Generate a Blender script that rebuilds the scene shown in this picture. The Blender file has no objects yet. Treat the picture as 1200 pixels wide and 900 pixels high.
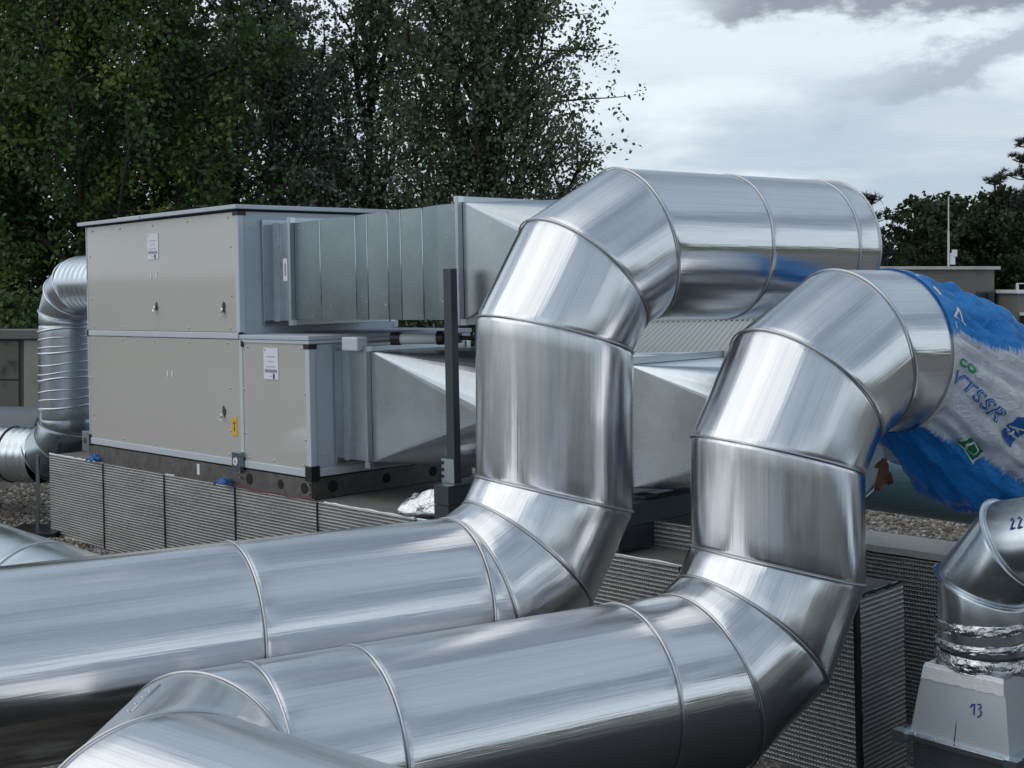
import bpy, math, random
import numpy as np
from mathutils import Vector, Matrix, noise as mnoise
random.seed(7)
rng = np.random.default_rng(7)
scene = bpy.context.scene
C = scene.collection
rad = math.radians

# ------------------------------------------------------------------ camera
EYE = 2.45
cam_d = bpy.data.cameras.new("camera")
cam = bpy.data.objects.new("camera", cam_d)
C.objects.link(cam)
cam.location = (0, 0, EYE)
cam.rotation_euler = (rad(90), 0, 0)
cam_d.sensor_width = 36
cam_d.lens = 45
cam_d.shift_y = -110 / 1200
cam_d.clip_start = 0.05
cam_d.clip_end = 3000
scene.camera = cam
scene.view_settings.view_transform = 'Standard'
scene.view_settings.look = 'None'
scene.view_settings.exposure = 0.56
scene.view_settings.gamma = 1.0

# ------------------------------------------------------------------ world
SUN_EL, SUN_AZ = rad(46), rad(255)      # azimuth clockwise from +Y
w = bpy.data.worlds.new("World")
scene.world = w
w.use_nodes = True
nt = w.node_tree
nt.nodes.clear()


class NG:
    """tiny node-graph helper"""
    def __init__(s, tree):
        s.t = tree

    def n(s, kind, props=None, **ins):
        nd = s.t.nodes.new(kind)
        for k, v in (props or {}).items():
            setattr(nd, k, v)
        for k, v in ins.items():
            key = int(k[1:]) if k[0] == 'i' and k[1:].isdigit() else k.replace('_', ' ')
            s.set(nd.inputs[key], v)
        return nd

    def set(s, sock, v):
        if hasattr(v, 'is_output'):
            s.t.links.new(v, sock)
        else:
            sock.default_value = v

    def math(s, op, a, b=0.0, c=0.0, clamp=False):
        nd = s.n('ShaderNodeMath', {'operation': op, 'use_clamp': clamp}, i0=a, i1=b)
        if op in ('MULTIPLY_ADD', 'SMOOTH_MIN', 'COMPARE'):
            s.set(nd.inputs[2], c)
        return nd.outputs[0]

    def mix(s, f, a, b, mode='MIX'):
        nd = s.n('ShaderNodeMix', {'data_type': 'RGBA', 'blend_type': mode})
        s.set(nd.inputs[0], f)
        s.set(nd.inputs[6], a if hasattr(a, 'is_output') else (*a, 1))
        s.set(nd.inputs[7], b if hasattr(b, 'is_output') else (*b, 1))
        return nd.outputs[2]

    def ramp(s, f, stops, interp='LINEAR'):
        nd = s.n('ShaderNodeValToRGB')
        cr = nd.color_ramp
        cr.interpolation = interp
        while len(cr.elements) < len(stops):
            cr.elements.new(0.5)
        for e, (p, c) in zip(cr.elements, stops):
            e.position = p
            e.color = (c, c, c, 1) if isinstance(c, (int, float)) else (*c, 1)
        s.set(nd.inputs[0], f)
        return nd.outputs[0]

    def smooth(s, v, a, b):
        nd = s.n('ShaderNodeMapRange', {'interpolation_type': 'SMOOTHSTEP'}, i0=v, i1=a, i2=b, i3=0.0, i4=1.0)
        return nd.outputs[0]

    def noise(s, vec, scale, detail=3.0, rough=0.5, dist=0.0):
        nd = s.n('ShaderNodeTexNoise', None, Scale=scale, Detail=detail, Roughness=rough, Distortion=dist)
        if vec is not None:
            s.set(nd.inputs['Vector'], vec)
        return nd.outputs[0]

    def mapping(s, vec, scale=(1, 1, 1), loc=(0, 0, 0), rot=(0, 0, 0)):
        nd = s.n('ShaderNodeMapping', None, Vector=vec, Scale=scale, Location=loc, Rotation=rot)
        return nd.outputs[0]


SKYLOC = (2.3, 4.1, 0.6)
g = NG(nt)
tc = g.n('ShaderNodeTexCoord').outputs['Generated']
sep = g.n('ShaderNodeSeparateXYZ', None, i0=tc)
dx, dy, dz = sep.outputs
sky = g.n('ShaderNodeTexSky', {'sky_type': 'NISHITA', 'sun_disc': False, 'sun_elevation': SUN_EL,
                               'sun_rotation': SUN_AZ, 'air_density': 1.0, 'dust_density': 2.0}).outputs[0]
stretch = g.mapping(tc, (2.2, 2.2, 8.5), (0.35, 0.1, 0.35))
n1 = g.noise(stretch, 1.5, 7.0, 0.58, 0.3)
n2 = g.noise(g.mapping(tc, (3.0, 3.0, 15.0), (3.1, 0, 1.7)), 1.7, 6.0, 0.55, 0.2)
# thin bright overcast with greyer layers towards the horizon
pale = g.mix(g.smooth(n1, 0.40, 0.64), (6.0, 6.65, 7.15), (4.3, 4.9, 5.45))
low = g.smooth(dz, 0.20, 0.06)
layer = g.math('MULTIPLY', g.smooth(n2, 0.36, 0.60), g.math('MULTIPLY_ADD', low, 0.7, 0.15))
pale = g.mix(layer, pale, (3.3, 3.95, 4.65))
# a darker rain-cloud deck overhead, the horizon stays bright all round
n3 = g.noise(g.mapping(tc, (1.6, 1.6, 2.2), SKYLOC), 1.3, 6.0, 0.55, 0.4)
deck = g.smooth(g.math('MULTIPLY_ADD', g.math('SUBTRACT', n3, 0.5), 0.9, dz), 0.28, 0.50)
deckcol = g.mix(g.smooth(n3, 0.42, 0.62), (2.95, 3.6, 4.3), (1.25, 1.58, 2.05))
pale = g.mix(g.math('MULTIPLY', deck, 0.92), pale, deckcol)
# one long dark cloud low over the trees to the right, with ragged edges
rag = g.noise(g.mapping(tc, (5.5, 5.5, 12.0), (0.4, 1.2, 0.8)), 2.2, 7.0, 0.62)
edge = g.math('MULTIPLY_ADD', g.math('SUBTRACT', rag, 0.5), 0.11, dz)
band = g.math('MULTIPLY', g.smooth(edge, 0.194, 0.212), g.smooth(edge, 0.37, 0.27))
band = g.math('MULTIPLY', band, g.math('MULTIPLY', g.smooth(g.math('MULTIPLY_ADD', rag, 0.09, dx), 0.155, 0.23), g.smooth(dy, 0.2, 0.6)))
pale = g.mix(g.math('MULTIPLY', band, 0.9), pale, (1.75, 2.0, 2.35))
# a second, smaller one
edge2 = g.math('MULTIPLY_ADD', g.math('SUBTRACT', rag, 0.5), 0.10, g.math('MULTIPLY_ADD', dx, -0.22, dz))
band2 = g.math('MULTIPLY', g.smooth(edge2, 0.066, 0.084), g.smooth(edge2, 0.115, 0.098))
band2 = g.math('MULTIPLY', band2, g.math('MULTIPLY', g.smooth(g.math('MULTIPLY_ADD', rag, 0.1, dx), 0.27, 0.37), g.smooth(dy, 0.2, 0.6)))
pale = g.mix(g.math('MULTIPLY', band2, 0.75), pale, (2.5, 2.9, 3.4))
col = g.mix(0.93, sky, pale)
bg = g.n('ShaderNodeBackground', None, Color=col, Strength=0.10)
out = g.n('ShaderNodeOutputWorld')
nt.links.new(bg.outputs[0], out.inputs[0])

# ------------------------------------------------------------------ sun (veiled)
sd = bpy.data.lights.new("sun", 'SUN')
sd.energy = 0.65
sd.angle = rad(80)
sd.color = (1.0, 0.95, 0.88)
so = bpy.data.objects.new("sun", sd)
C.objects.link(so)
sdir = Vector((math.sin(SUN_AZ) * math.cos(SUN_EL), math.cos(SUN_AZ) * math.cos(SUN_EL), math.sin(SUN_EL)))
so.rotation_euler = sdir.to_track_quat('Z', 'Y').to_euler()

# ------------------------------------------------------------------ materials
MATS = {}


def mat(name, build):
    m = bpy.data.materials.new(name)
    m.use_nodes = True
    t = m.node_tree
    t.nodes.clear()
    q = NG(t)
    o = q.n('ShaderNodeOutputMaterial')
    sh = build(q)
    t.links.new(sh, o.inputs[0])
    MATS[name] = m
    return m


def bsdf(q, color, rough=0.5, metal=0.0, normal=None, **kw):
    b = q.n('ShaderNodeBsdfPrincipled')
    q.set(b.inputs['Base Color'], color if hasattr(color, 'is_output') else (*color, 1))
    q.set(b.inputs['Roughness'], rough)
    q.set(b.inputs['Metallic'], metal)
    if normal is not None:
        q.set(b.inputs['Normal'], normal)
    for k, v in kw.items():
        q.set(b.inputs[k.replace('_', ' ')], v)
    return b.outputs[0]


def bump(q, h, strength=0.2, dist=0.01, nrm=None):
    b = q.n('ShaderNodeBump', None, Strength=strength, Distance=dist, Height=h)
    if nrm is not None:
        q.set(b.inputs['Normal'], nrm)
    return b.outputs[0]


def objco(q):
    return q.n('ShaderNodeTexCoord').outputs['Object']


def uvco(q):
    return q.n('ShaderNodeTexCoord').outputs['UV']


def droplets(q, vec, scale=95.0, keep=0.62):
    """height of scattered rain drops, on surfaces that face up"""
    v = q.n('ShaderNodeTexVoronoi', {'feature': 'F1'}, Vector=vec, Scale=scale)
    sel = q.n('ShaderNodeSeparateColor', None, i0=v.outputs['Color']).outputs[0]
    size = q.math('MULTIPLY_ADD', sel, 0.30, 0.06)
    d = q.smooth(v.outputs['Distance'], size, 0.0)
    d = q.math('MULTIPLY', d, q.math('GREATER_THAN', sel, keep))
    nz = q.n('ShaderNodeSeparateXYZ', None, i0=q.n('ShaderNodeNewGeometry').outputs['Normal']).outputs[2]
    return q.math('MULTIPLY', d, q.smooth(nz, -0.1, 0.75))


def m_aluminium(q):
    co = objco(q)
    uv = uvco(q)
    grain = q.noise(q.mapping(uv, (3.0, 60.0, 1.0)), 3.0, 4.0, 0.6)
    blot = q.noise(co, 2.6, 4.0, 0.6)
    rough = q.math('MULTIPLY_ADD', blot, 0.06, 0.125)
    rough = q.math('MULTIPLY_ADD', grain, 0.06, rough)
    smear = q.noise(q.mapping(uv, (1.2, 9.0, 1.0), (3.0, 0, 0)), 1.0, 5.0, 0.65)
    rough = q.math('MULTIPLY_ADD', q.smooth(smear, 0.5, 0.75), 0.10, rough)
    dr = droplets(q, co, 130.0, 0.72)
    fine = q.noise(co, 260.0, 2.0, 0.6)
    streak = q.noise(q.mapping(uv, (0.7, 26.0, 1.0)), 1.0, 4.0, 0.65)
    h = q.math('MULTIPLY_ADD', fine, 0.05, q.math('MULTIPLY', dr, 0.5))
    h = q.math('MULTIPLY_ADD', streak, 1.6, h)
    nrm = bump(q, h, 0.22, 0.004)
    col = q.mix(blot, (0.73, 0.74, 0.755), (0.79, 0.80, 0.815))
    lines = q.noise(q.mapping(uv, (0.5, 95.0, 1.0), (7.0, 0, 0)), 1.0, 3.0, 0.7)
    col = q.mix(q.math('MULTIPLY', q.smooth(lines, 0.45, 0.72), 0.30), col, (0.50, 0.51, 0.525))
    tan = q.n('ShaderNodeTangent', {'direction_type': 'UV_MAP', 'uv_map': 'UV'}).outputs[0]
    return bsdf(q, col, rough, 1.0, nrm, Anisotropic=0.92, Tangent=tan)


def m_galv(base, r0, spangle=26.0, tint=0.1, specks=0.0):
    def f(q):
        co = objco(q)
        v = q.n('ShaderNodeTexVoronoi', {'feature': 'F1'}, Vector=co, Scale=spangle)
        sp = q.n('ShaderNodeSeparateColor', None, i0=v.outputs['Color']).outputs[0]
        blot = q.noise(co, 3.0, 4.0, 0.6)
        val = q.math('MULTIPLY_ADD', q.math('SUBTRACT', sp, 0.5), tint, 1.0)
        val = q.math('MULTIPLY', val, q.math('MULTIPLY_ADD', blot, 0.3, 0.85))
        col = q.mix(1.0, base, q.n('ShaderNodeCombineColor', None, i0=val, i1=val, i2=val).outputs[0], 'MULTIPLY')
        rough = q.math('MULTIPLY_ADD', blot, 0.14, r0)
        if specks:
            vs = q.n('ShaderNodeTexVoronoi', {'feature': 'F1'}, Vector=co, Scale=26.0)
            sc_ = q.n('ShaderNodeSeparateColor', None, i0=vs.outputs['Color']).outputs
            on = q.math('MULTIPLY', q.math('GREATER_THAN', sc_[1], 0.55), q.math('LESS_THAN', vs.outputs['Distance'], q.math('MULTIPLY_ADD', sc_[2], 0.10, 0.05)))
            on = q.math('MULTIPLY', on, q.smooth(q.noise(co, 2.2, 2.0), 0.42, 0.6))
            col = q.mix(q.math('MULTIPLY', on, specks), col, (0.75, 0.8, 0.82))
            rough = q.math('MULTIPLY_ADD', on, 0.4, rough)
        dr = droplets(q, co, 70.0, 0.7)
        nrm = bump(q, q.math('MULTIPLY_ADD', q.noise(co, 180.0, 2.0), 0.06, dr), 0.2, 0.004)
        return bsdf(q, col, rough, 0.95, nrm)
    return f


def m_paint(color, rough=0.4, var=0.06, coat=0.0, scale=2.0, dirt=0.0, dirtcol=(0.1, 0.09, 0.08)):
    def f(q):
        co = objco(q)
        nz = q.noise(co, scale, 5.0, 0.6)
        a = tuple(c * (1 - var) for c in color)
        b = tuple(min(1, c * (1 + var)) for c in color)
        c = q.mix(nz, a, b)
        if dirt:
            c = q.mix(q.math('MULTIPLY', q.smooth(q.noise(co, scale * 3.1, 6.0, 0.65), 0.5, 0.75), dirt), c, dirtcol)
        r = q.math('MULTIPLY_ADD', nz, 0.12, rough - 0.06)
        return bsdf(q, c, r, 0.0, bump(q, q.noise(co, 160, 2), 0.04, 0.003), Coat_Weight=coat, Coat_Roughness=0.07, Coat_IOR=1.7)
    return f


def m_foil(q):
    co = objco(q)
    s = q.n('ShaderNodeSeparateXYZ', None, i0=co)
    run = q.math('ADD', s.outputs[0], s.outputs[1])
    wig = q.noise(co, 9.0, 3.0)
    dim = q.math('ABSOLUTE', q.math('SINE', q.math('MULTIPLY_ADD', wig, 3.0, q.math('MULTIPLY', run, 190.0))))
    cr = q.noise(co, 30.0, 5.0, 0.65, 1.0)
    big = q.noise(co, 1.7, 4.0, 0.6)
    h = q.math('MULTIPLY_ADD', cr, 1.3, q.math('MULTIPLY', dim, 0.8))
    col = q.mix(big, (0.37, 0.362, 0.355), (0.49, 0.482, 0.475))
    col = q.mix(q.math('MULTIPLY', q.smooth(q.noise(co, 14.0, 6.0, 0.7), 0.52, 0.72), 0.35), col, (0.30, 0.29, 0.28))
    return bsdf(q, col, q.math('MULTIPLY_ADD', cr, 0.2, 0.28), 0.95, bump(q, h, 0.85, 0.005))


def m_concrete(color, dirt=0.5, dcol=(0.05, 0.05, 0.04), scale=3.0):
    def f(q):
        co = objco(q)
        n = q.noise(co, scale, 8.0, 0.65)
        n2_ = q.noise(co, scale * 14, 4.0, 0.6)
        c = q.mix(n2_, tuple(k * .8 for k in color), tuple(k * 1.18 for k in color))
        c = q.mix(q.math('MULTIPLY', q.smooth(n, 0.48, 0.68), dirt), c, dcol)
        return bsdf(q, c, 0.88, 0, bump(q, q.math('MULTIPLY_ADD', n, 2.0, n2_), 0.35, 0.006))
    return f


def m_gravel(q):
    co = objco(q)
    v = q.n('ShaderNodeTexVoronoi', {'feature': 'F1'}, Vector=co, Scale=38.0)
    sel = q.n('ShaderNodeSeparateColor', None, i0=v.outputs['Color']).outputs[0]
    c = q.ramp(sel, [(0, (0.10, 0.095, 0.09)), (0.35, (0.16, 0.148, 0.132)), (0.7, (0.255, 0.238, 0.212)), (1, (0.41, 0.39, 0.36))])
    c = q.mix(q.math('MULTIPLY', q.smooth(q.noise(co, 1.1, 5), 0.4, 0.7), 0.45), c, (0.10, 0.085, 0.065))
    return bsdf(q, c, 0.85, 0, bump(q, v.outputs['Distance'], 0.9, 0.02))


def m_pebble(q):
    isl = q.n('ShaderNodeNewGeometry').outputs['Random Per Island']
    c = q.ramp(isl, [(0, (0.08, 0.065, 0.05)), (0.3, (0.19, 0.155, 0.12)), (0.6, (0.27, 0.23, 0.19)), (0.85, (0.36, 0.33, 0.29)), (1, (0.55, 0.53, 0.5))])
    return bsdf(q, c, 0.75, 0)


def m_leaf(ca, cb, cc, under=None, tr=0.6):
    def f(q):
        geo = q.n('ShaderNodeNewGeometry')
        isl = geo.outputs['Random Per Island']
        co = objco(q)
        n = q.noise(co, 0.55, 3.0)
        c = q.mix(isl, ca, cb)
        c = q.mix(q.smooth(n, 0.52, 0.66), c, cc)
        if under:
            c = q.mix(q.math('MULTIPLY', geo.outputs['Backfacing'], 0.85), c, under)
        b = bsdf(q, c, 0.42, 0, None, Specular_IOR_Level=0.5)
        t = q.n('ShaderNodeBsdfTranslucent', None, Color=q.mix(0.5, c, (0.10, 0.16, 0.03)))
        ms = q.n('ShaderNodeMixShader', None, i0=tr * 0.6, i1=b, i2=t.outputs[0])
        return ms.outputs[0]
    return f


def m_bag(q):
    uv = uvco(q)
    s = q.n('ShaderNodeSeparateXYZ', None, i0=uv)
    co = objco(q)
    streak = q.noise(q.mapping(uv, (5.0, 90.0, 1)), 1.0, 4.0, 0.7)
    n = q.noise(co, 3.0, 3.0)
    # uv.x: angle round the bag, 0 = top, +-1 = bottom; the print has brushed edges
    a = q.math('ADD', q.math('MULTIPLY_ADD', s.outputs[1], 0.17, s.outputs[0]), q.math('MULTIPLY_ADD', q.math('SUBTRACT', streak, 0.5), 0.09, q.math('MULTIPLY', q.math('SUBTRACT', n, 0.5), 0.10)))
    top = q.smooth(a, 0.435, 0.405)
    bot = q.smooth(a, 0.815, 0.845)
    endw = q.smooth(q.math('MULTIPLY_ADD', n, 0.1, s.outputs[1]), 0.63, 0.60)
    blue = q.math('MULTIPLY', q.math('MAXIMUM', top, q.math('MULTIPLY', bot, endw)), 1.0)
    c = q.mix(blue, (0.86, 0.88, 0.89), (0.025, 0.31, 0.80))
    h = q.math('ABSOLUTE', q.math('SUBTRACT', q.noise(co, 13.0, 5.0, 0.6, 1.4), 0.5))
    nrm = bump(q, h, 1.0, 0.03)
    b = bsdf(q, c, 0.2, 0, nrm, Specular_IOR_Level=0.55)
    t = q.n('ShaderNodeBsdfTranslucent', None, Color=c)
    return q.n('ShaderNodeMixShader', None, i0=0.28, i1=b, i2=t.outputs[0]).outputs[0]


def m_bark(color):
    def f(q):
        co = objco(q)
        n = q.noise(q.mapping(co, (6, 6, 1.2)), 2.0, 5.0)
        c = q.mix(n, tuple(k * .6 for k in color), tuple(k * 1.5 for k in color))
        return bsdf(q, c, 0.9, 0, bump(q, n, 0.5, 0.03))
    return f


def m_grass(q):
    co = objco(q)
    c = q.mix(q.noise(co, 0.3, 6.0), (0.035, 0.06, 0.02), (0.08, 0.10, 0.035))
    return bsdf(q, c, 0.95, 0)


mat('aluminium', m_aluminium)
mat('bead', lambda q: bsdf(q, (0.60, 0.605, 0.615), 0.3, 1.0))
mat('galvanised', m_galv((0.46, 0.505, 0.54), 0.22, 40.0, 0.05))
mat('galvanised_dull', m_galv((0.28, 0.33, 0.355), 0.18, 34.0, 0.07, 0.8))
mat('galvanised_bright', m_galv((0.64, 0.69, 0.73), 0.2, 40.0, 0.05))
mat('shade_tinted_galv', lambda q: bsdf(q, q.mix(q.noise(objco(q), 3.0, 4.0), (0.13, 0.235, 0.285), (0.18, 0.30, 0.35)), 0.3, 0.35))  # galvanised metal with shade and the bag's blue reflection put into its colour
mat('panel_tan', m_paint((0.54, 0.515, 0.475), 0.34, 0.03, 1.0, 1.2))
mat('panel_grey', m_paint((0.46, 0.52, 0.585), 0.4, 0.03, 0.15, 1.2))
mat('profile', m_paint((0.56, 0.61, 0.66), 0.35, 0.03))
mat('roof_sheet', m_paint((0.50, 0.56, 0.62), 0.4, 0.05))
mat('black_plastic', m_paint((0.012, 0.012, 0.014), 0.4, 0.1))
mat('dark_gap', m_paint((0.008, 0.008, 0.008), 0.7, 0.1))
mat('base_steel', m_galv((0.22, 0.205, 0.195), 0.42, 22.0, 0.3))
mat('anthracite', m_paint((0.045, 0.058, 0.068), 0.38, 0.12, 0.0, 4.0, 0.25, (0.09, 0.1, 0.1)))
mat('white_paint', m_paint((0.72, 0.73, 0.75), 0.45, 0.04))
mat('paper', m_paint((0.80, 0.80, 0.83), 0.6, 0.03))
mat('print_grey', m_paint((0.30, 0.29, 0.36), 0.6, 0.1))
mat('print_dark', m_paint((0.03, 0.05, 0.06), 0.6, 0.1))
mat('yellow', m_paint((0.80, 0.47, 0.02), 0.5, 0.04))
mat('blue_plastic', m_paint((0.03, 0.14, 0.42), 0.45, 0.2))
mat('bag_blue_print', m_paint((0.02, 0.12, 0.40), 0.45, 0.1))
mat('bag_green_print', m_paint((0.02, 0.22, 0.09), 0.45, 0.15))
mat('bag_white_print', m_paint((0.68, 0.72, 0.74), 0.45, 0.05))
mat('marker_blue', m_paint((0.02, 0.04, 0.30), 0.5, 0.1))
mat('foil', m_foil)
mat('grey_wrap', m_paint((0.13, 0.15, 0.165), 0.5, 0.12))
mat('galvanised_matt', lambda q: bsdf(q, q.mix(q.noise(objco(q), 4.0, 5.0, .6), (0.64, 0.71, 0.77), (0.76, 0.83, 0.88)), 0.36, 0.6))
mat('crumpled_foil', lambda q: bsdf(q, (0.74, 0.75, 0.76), 0.1, 1.0, bump(q, q.noise(objco(q), 14, 4, .6, 1.5), 0.55, 0.03)))
mat('foil_tape', lambda q: bsdf(q, (0.85, 0.86, 0.88), 0.5, 0.35, bump(q, q.noise(objco(q), 60, 4, .7, 1.0), 0.5, 0.006)))
mat('concrete_light', m_concrete((0.52, 0.51, 0.48), 0.25, (0.2, 0.19, 0.17)))
mat('upstand_top', m_concrete((0.20, 0.19, 0.18), 0.4))
mat('concrete_mossy', m_concrete((0.15, 0.145, 0.125), 0.85, (0.03, 0.033, 0.02), 2.5))
mat('concrete_grey', m_concrete((0.17, 0.168, 0.16), 0.3, (0.10, 0.10, 0.095)))
mat('plaster_tan', m_concrete((0.33, 0.31, 0.26), 0.3, (0.2, 0.18, 0.14)))
mat('roof_beige', m_concrete((0.36, 0.34, 0.31), 0.2, (0.25, 0.23, 0.2)))
mat('corrugated', m_paint((0.50, 0.52, 0.49), 0.5, 0.06, 0.0, 3.0, 0.15, (0.2, 0.2, 0.18)))
mat('gravel', m_gravel)
mat('bitumen', m_concrete((0.022, 0.022, 0.023), 0.3, (0.05, 0.05, 0.05), 1.5))
mat('pebble', m_pebble)
mat('grass', m_grass)
mat('dead_leaf', m_paint((0.20, 0.10, 0.06), 0.7, 0.3, 0, 20))
mat('leaf_maple', m_leaf((0.044, 0.104, 0.034), (0.092, 0.165, 0.05), (0.19, 0.23, 0.055)))
mat('leaf_poplar', m_leaf((0.085, 0.120, 0.080), (0.17, 0.205, 0.14), (0.19, 0.195, 0.15), (0.28, 0.31, 0.30)))
mat('leaf_lime', m_leaf((0.068, 0.118, 0.062), (0.145, 0.20, 0.098), (0.17, 0.21, 0.105), (0.15, 0.19, 0.15)))
mat('leaf_bush', m_leaf((0.020, 0.036, 0.018), (0.046, 0.068, 0.030), (0.065, 0.08, 0.035)))
mat('needle', m_leaf((0.008, 0.016, 0.008), (0.016, 0.028, 0.013), (0.02, 0.03, 0.014), None, 0.1))
mat('bark', m_bark((0.055, 0.045, 0.038)))
mat('glass', lambda q: bsdf(q, (0.02, 0.025, 0.03), 0.08, 0, None, Specular_IOR_Level=0.8))


# ------------------------------------------------------------------ mesh helpers
class MB:
    def __init__(s):
        s.v, s.f, s.uv = [], [], {}

    def box(s, lo, hi, M=None):
        x0, y0, z0 = lo
        x1, y1, z1 = hi
        p = [(x0, y0, z0), (x1, y0, z0), (x1, y1, z0), (x0, y1, z0), (x0, y0, z1), (x1, y0, z1), (x1, y1, z1), (x0, y1, z1)]
        b = len(s.v)
        s.v += [tuple(M @ Vector(q)) if M else q for q in p]
        s.f += [tuple(b + i for i in q) for q in ((0, 3, 2, 1), (4, 5, 6, 7), (0, 1, 5, 4), (1, 2, 6, 5), (2, 3, 7, 6), (3, 0, 4, 7))]
        return s

    def cyl(s, p0, p1, r0, r1=None, n=16, caps=True):
        r1 = r0 if r1 is None else r1
        p0, p1 = Vector(p0), Vector(p1)
        t = (p1 - p0).normalized()
        e1 = t.orthogonal().normalized()
        e2 = t.cross(e1)
        b = len(s.v)
        for p, r in ((p0, r0), (p1, r1)):
            for i in range(n):
                a = 2 * math.pi * i / n
                s.v.append(tuple(p + r * (math.cos(a) * e1 + math.sin(a) * e2)))
        for i in range(n):
            j = (i + 1) % n
            s.f.append((b + i, b + j, b + n + j, b + n + i))
        if caps:
            s.f.append(tuple(b + i for i in reversed(range(n))))
            s.f.append(tuple(b + n + i for i in range(n)))
        return s

    def tube(s, pts, r, n=8):
        pts = [Vector(p) for p in pts]
        b = len(s.v)
        e1 = None
        for k, p in enumerate(pts):
            t = (pts[min(k + 1, len(pts) - 1)] - pts[max(k - 1, 0)]).normalized()
            e1 = t.orthogonal().normalized() if e1 is None else (e1 - t * e1.dot(t)).normalized()
            e2 = t.cross(e1)
            rr = r[k] if isinstance(r, (list, tuple)) else r
            for i in range(n):
                a = 2 * math.pi * i / n
                s.v.append(tuple(p + rr * (math.cos(a) * e1 + math.sin(a) * e2)))
        for k in range(len(pts) - 1):
            for i in range(n):
                j = (i + 1) % n
                s.f.append((b + k * n + i, b + k * n + j, b + (k + 1) * n + j, b + (k + 1) * n + i))
        s.f.append(tuple(b + i for i in reversed(range(n))))
        s.f.append(tuple(b + (len(pts) - 1) * n + i for i in range(n)))
        return s

    def sphere(s, c, r, n=10, m=6, sc=(1, 1, 1)):
        b = len(s.v)
        for k in range(1, m):
            th = math.pi * k / m
            for i in range(n):
                a = 2 * math.pi * i / n
                s.v.append((c[0] + r * sc[0] * math.sin(th) * math.cos(a), c[1] + r * sc[1] * math.sin(th) * math.sin(a), c[2] + r * sc[2] * math.cos(th)))
        s.v.append((c[0], c[1], c[2] + r * sc[2]))
        s.v.append((c[0], c[1], c[2] - r * sc[2]))
        T, B = len(s.v) - 2, len(s.v) - 1
        for k in range(m - 2):
            for i in range(n):
                j = (i + 1) % n
                s.f.append((b + k * n + i, b + (k + 1) * n + i, b + (k + 1) * n + j, b + k * n + j))
        for i in range(n):
            j = (i + 1) % n
            s.f.append((T, b + i, b + j))
            s.f.append((B, b + (m - 2) * n + j, b + (m - 2) * n + i))
        return s

    def poly(s, pts):
        b = len(s.v)
        s.v += [tuple(p) for p in pts]
        s.f.append(tuple(range(b, b + len(pts))))
        return s

    def grid(s, P, closed_u=False):
        """P[i][j] points"""
        b = len(s.v)
        nu, nv = len(P), len(P[0])
        for row in P:
            s.v += [tuple(p) for p in row]
        for i in range(nu if closed_u else nu - 1):
            for j in range(nv - 1):
                i2 = (i + 1) % nu
                s.f.append((b + i * nv + j, b + i2 * nv + j, b + i2 * nv + j + 1, b + i * nv + j + 1))
        return s

    def mesh(s, name, material, smooth=False, auto=None):
        me = bpy.data.meshes.new(name)
        me.from_pydata(s.v, [], s.f)
        if material:
            me.materials.append(MATS[material])
        if smooth:
            me.polygons.foreach_set('use_smooth', [True] * len(me.polygons))
            if auto is not None:
                me.set_sharp_from_angle(angle=rad(auto))
        me.update()
        return me

    def build(s, name, material, parent=None, smooth=False, auto=None, bevel=0.0):
        o = bpy.data.objects.new(name, s.mesh(name, material, smooth, auto))
        C.objects.link(o)
        if parent is not None:
            o.parent = parent
        if bevel:
            md = o.modifiers.new('bevel', 'BEVEL')
            md.width = bevel
            md.segments = 2
            md.limit_method = 'ANGLE'
        return o


def tag(o, label=None, cat=None, group=None, kind=None):
    if label:
        o['label'] = label
    if cat:
        o['category'] = cat
    if group:
        o['group'] = group
    if kind:
        o['kind'] = kind
    return o


def thing(name, label, cat, M=None, group=None):
    o = bpy.data.objects.new(name, None)
    o.empty_display_size = 0.2
    C.objects.link(o)
    if M is not None:
        o.matrix_world = M
    return tag(o, label, cat, group)


def part(name, me, parent, label=None):
    o = bpy.data.objects.new(name, me)
    C.objects.link(o)
    o.parent = parent
    if label:
        o['label'] = label
    return o


def flat_uv(o, f):
    me = o.data
    uvl = me.uv_layers.new(name='UV')
    co = np.empty(len(me.vertices) * 3)
    me.vertices.foreach_get('co', co)
    co = co.reshape(-1, 3)
    idx = np.empty(len(me.loops), dtype=np.int32)
    me.loops.foreach_get('vertex_index', idx)
    uvs = np.array([f(*co[i]) for i in range(len(co))])
    uvl.data.foreach_set('uv', uvs[idx].ravel())


# ------------------------------------------------------------------ round sheet-metal ducts
def lerp(a, b, t):
    return a + (b - a) * t


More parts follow.
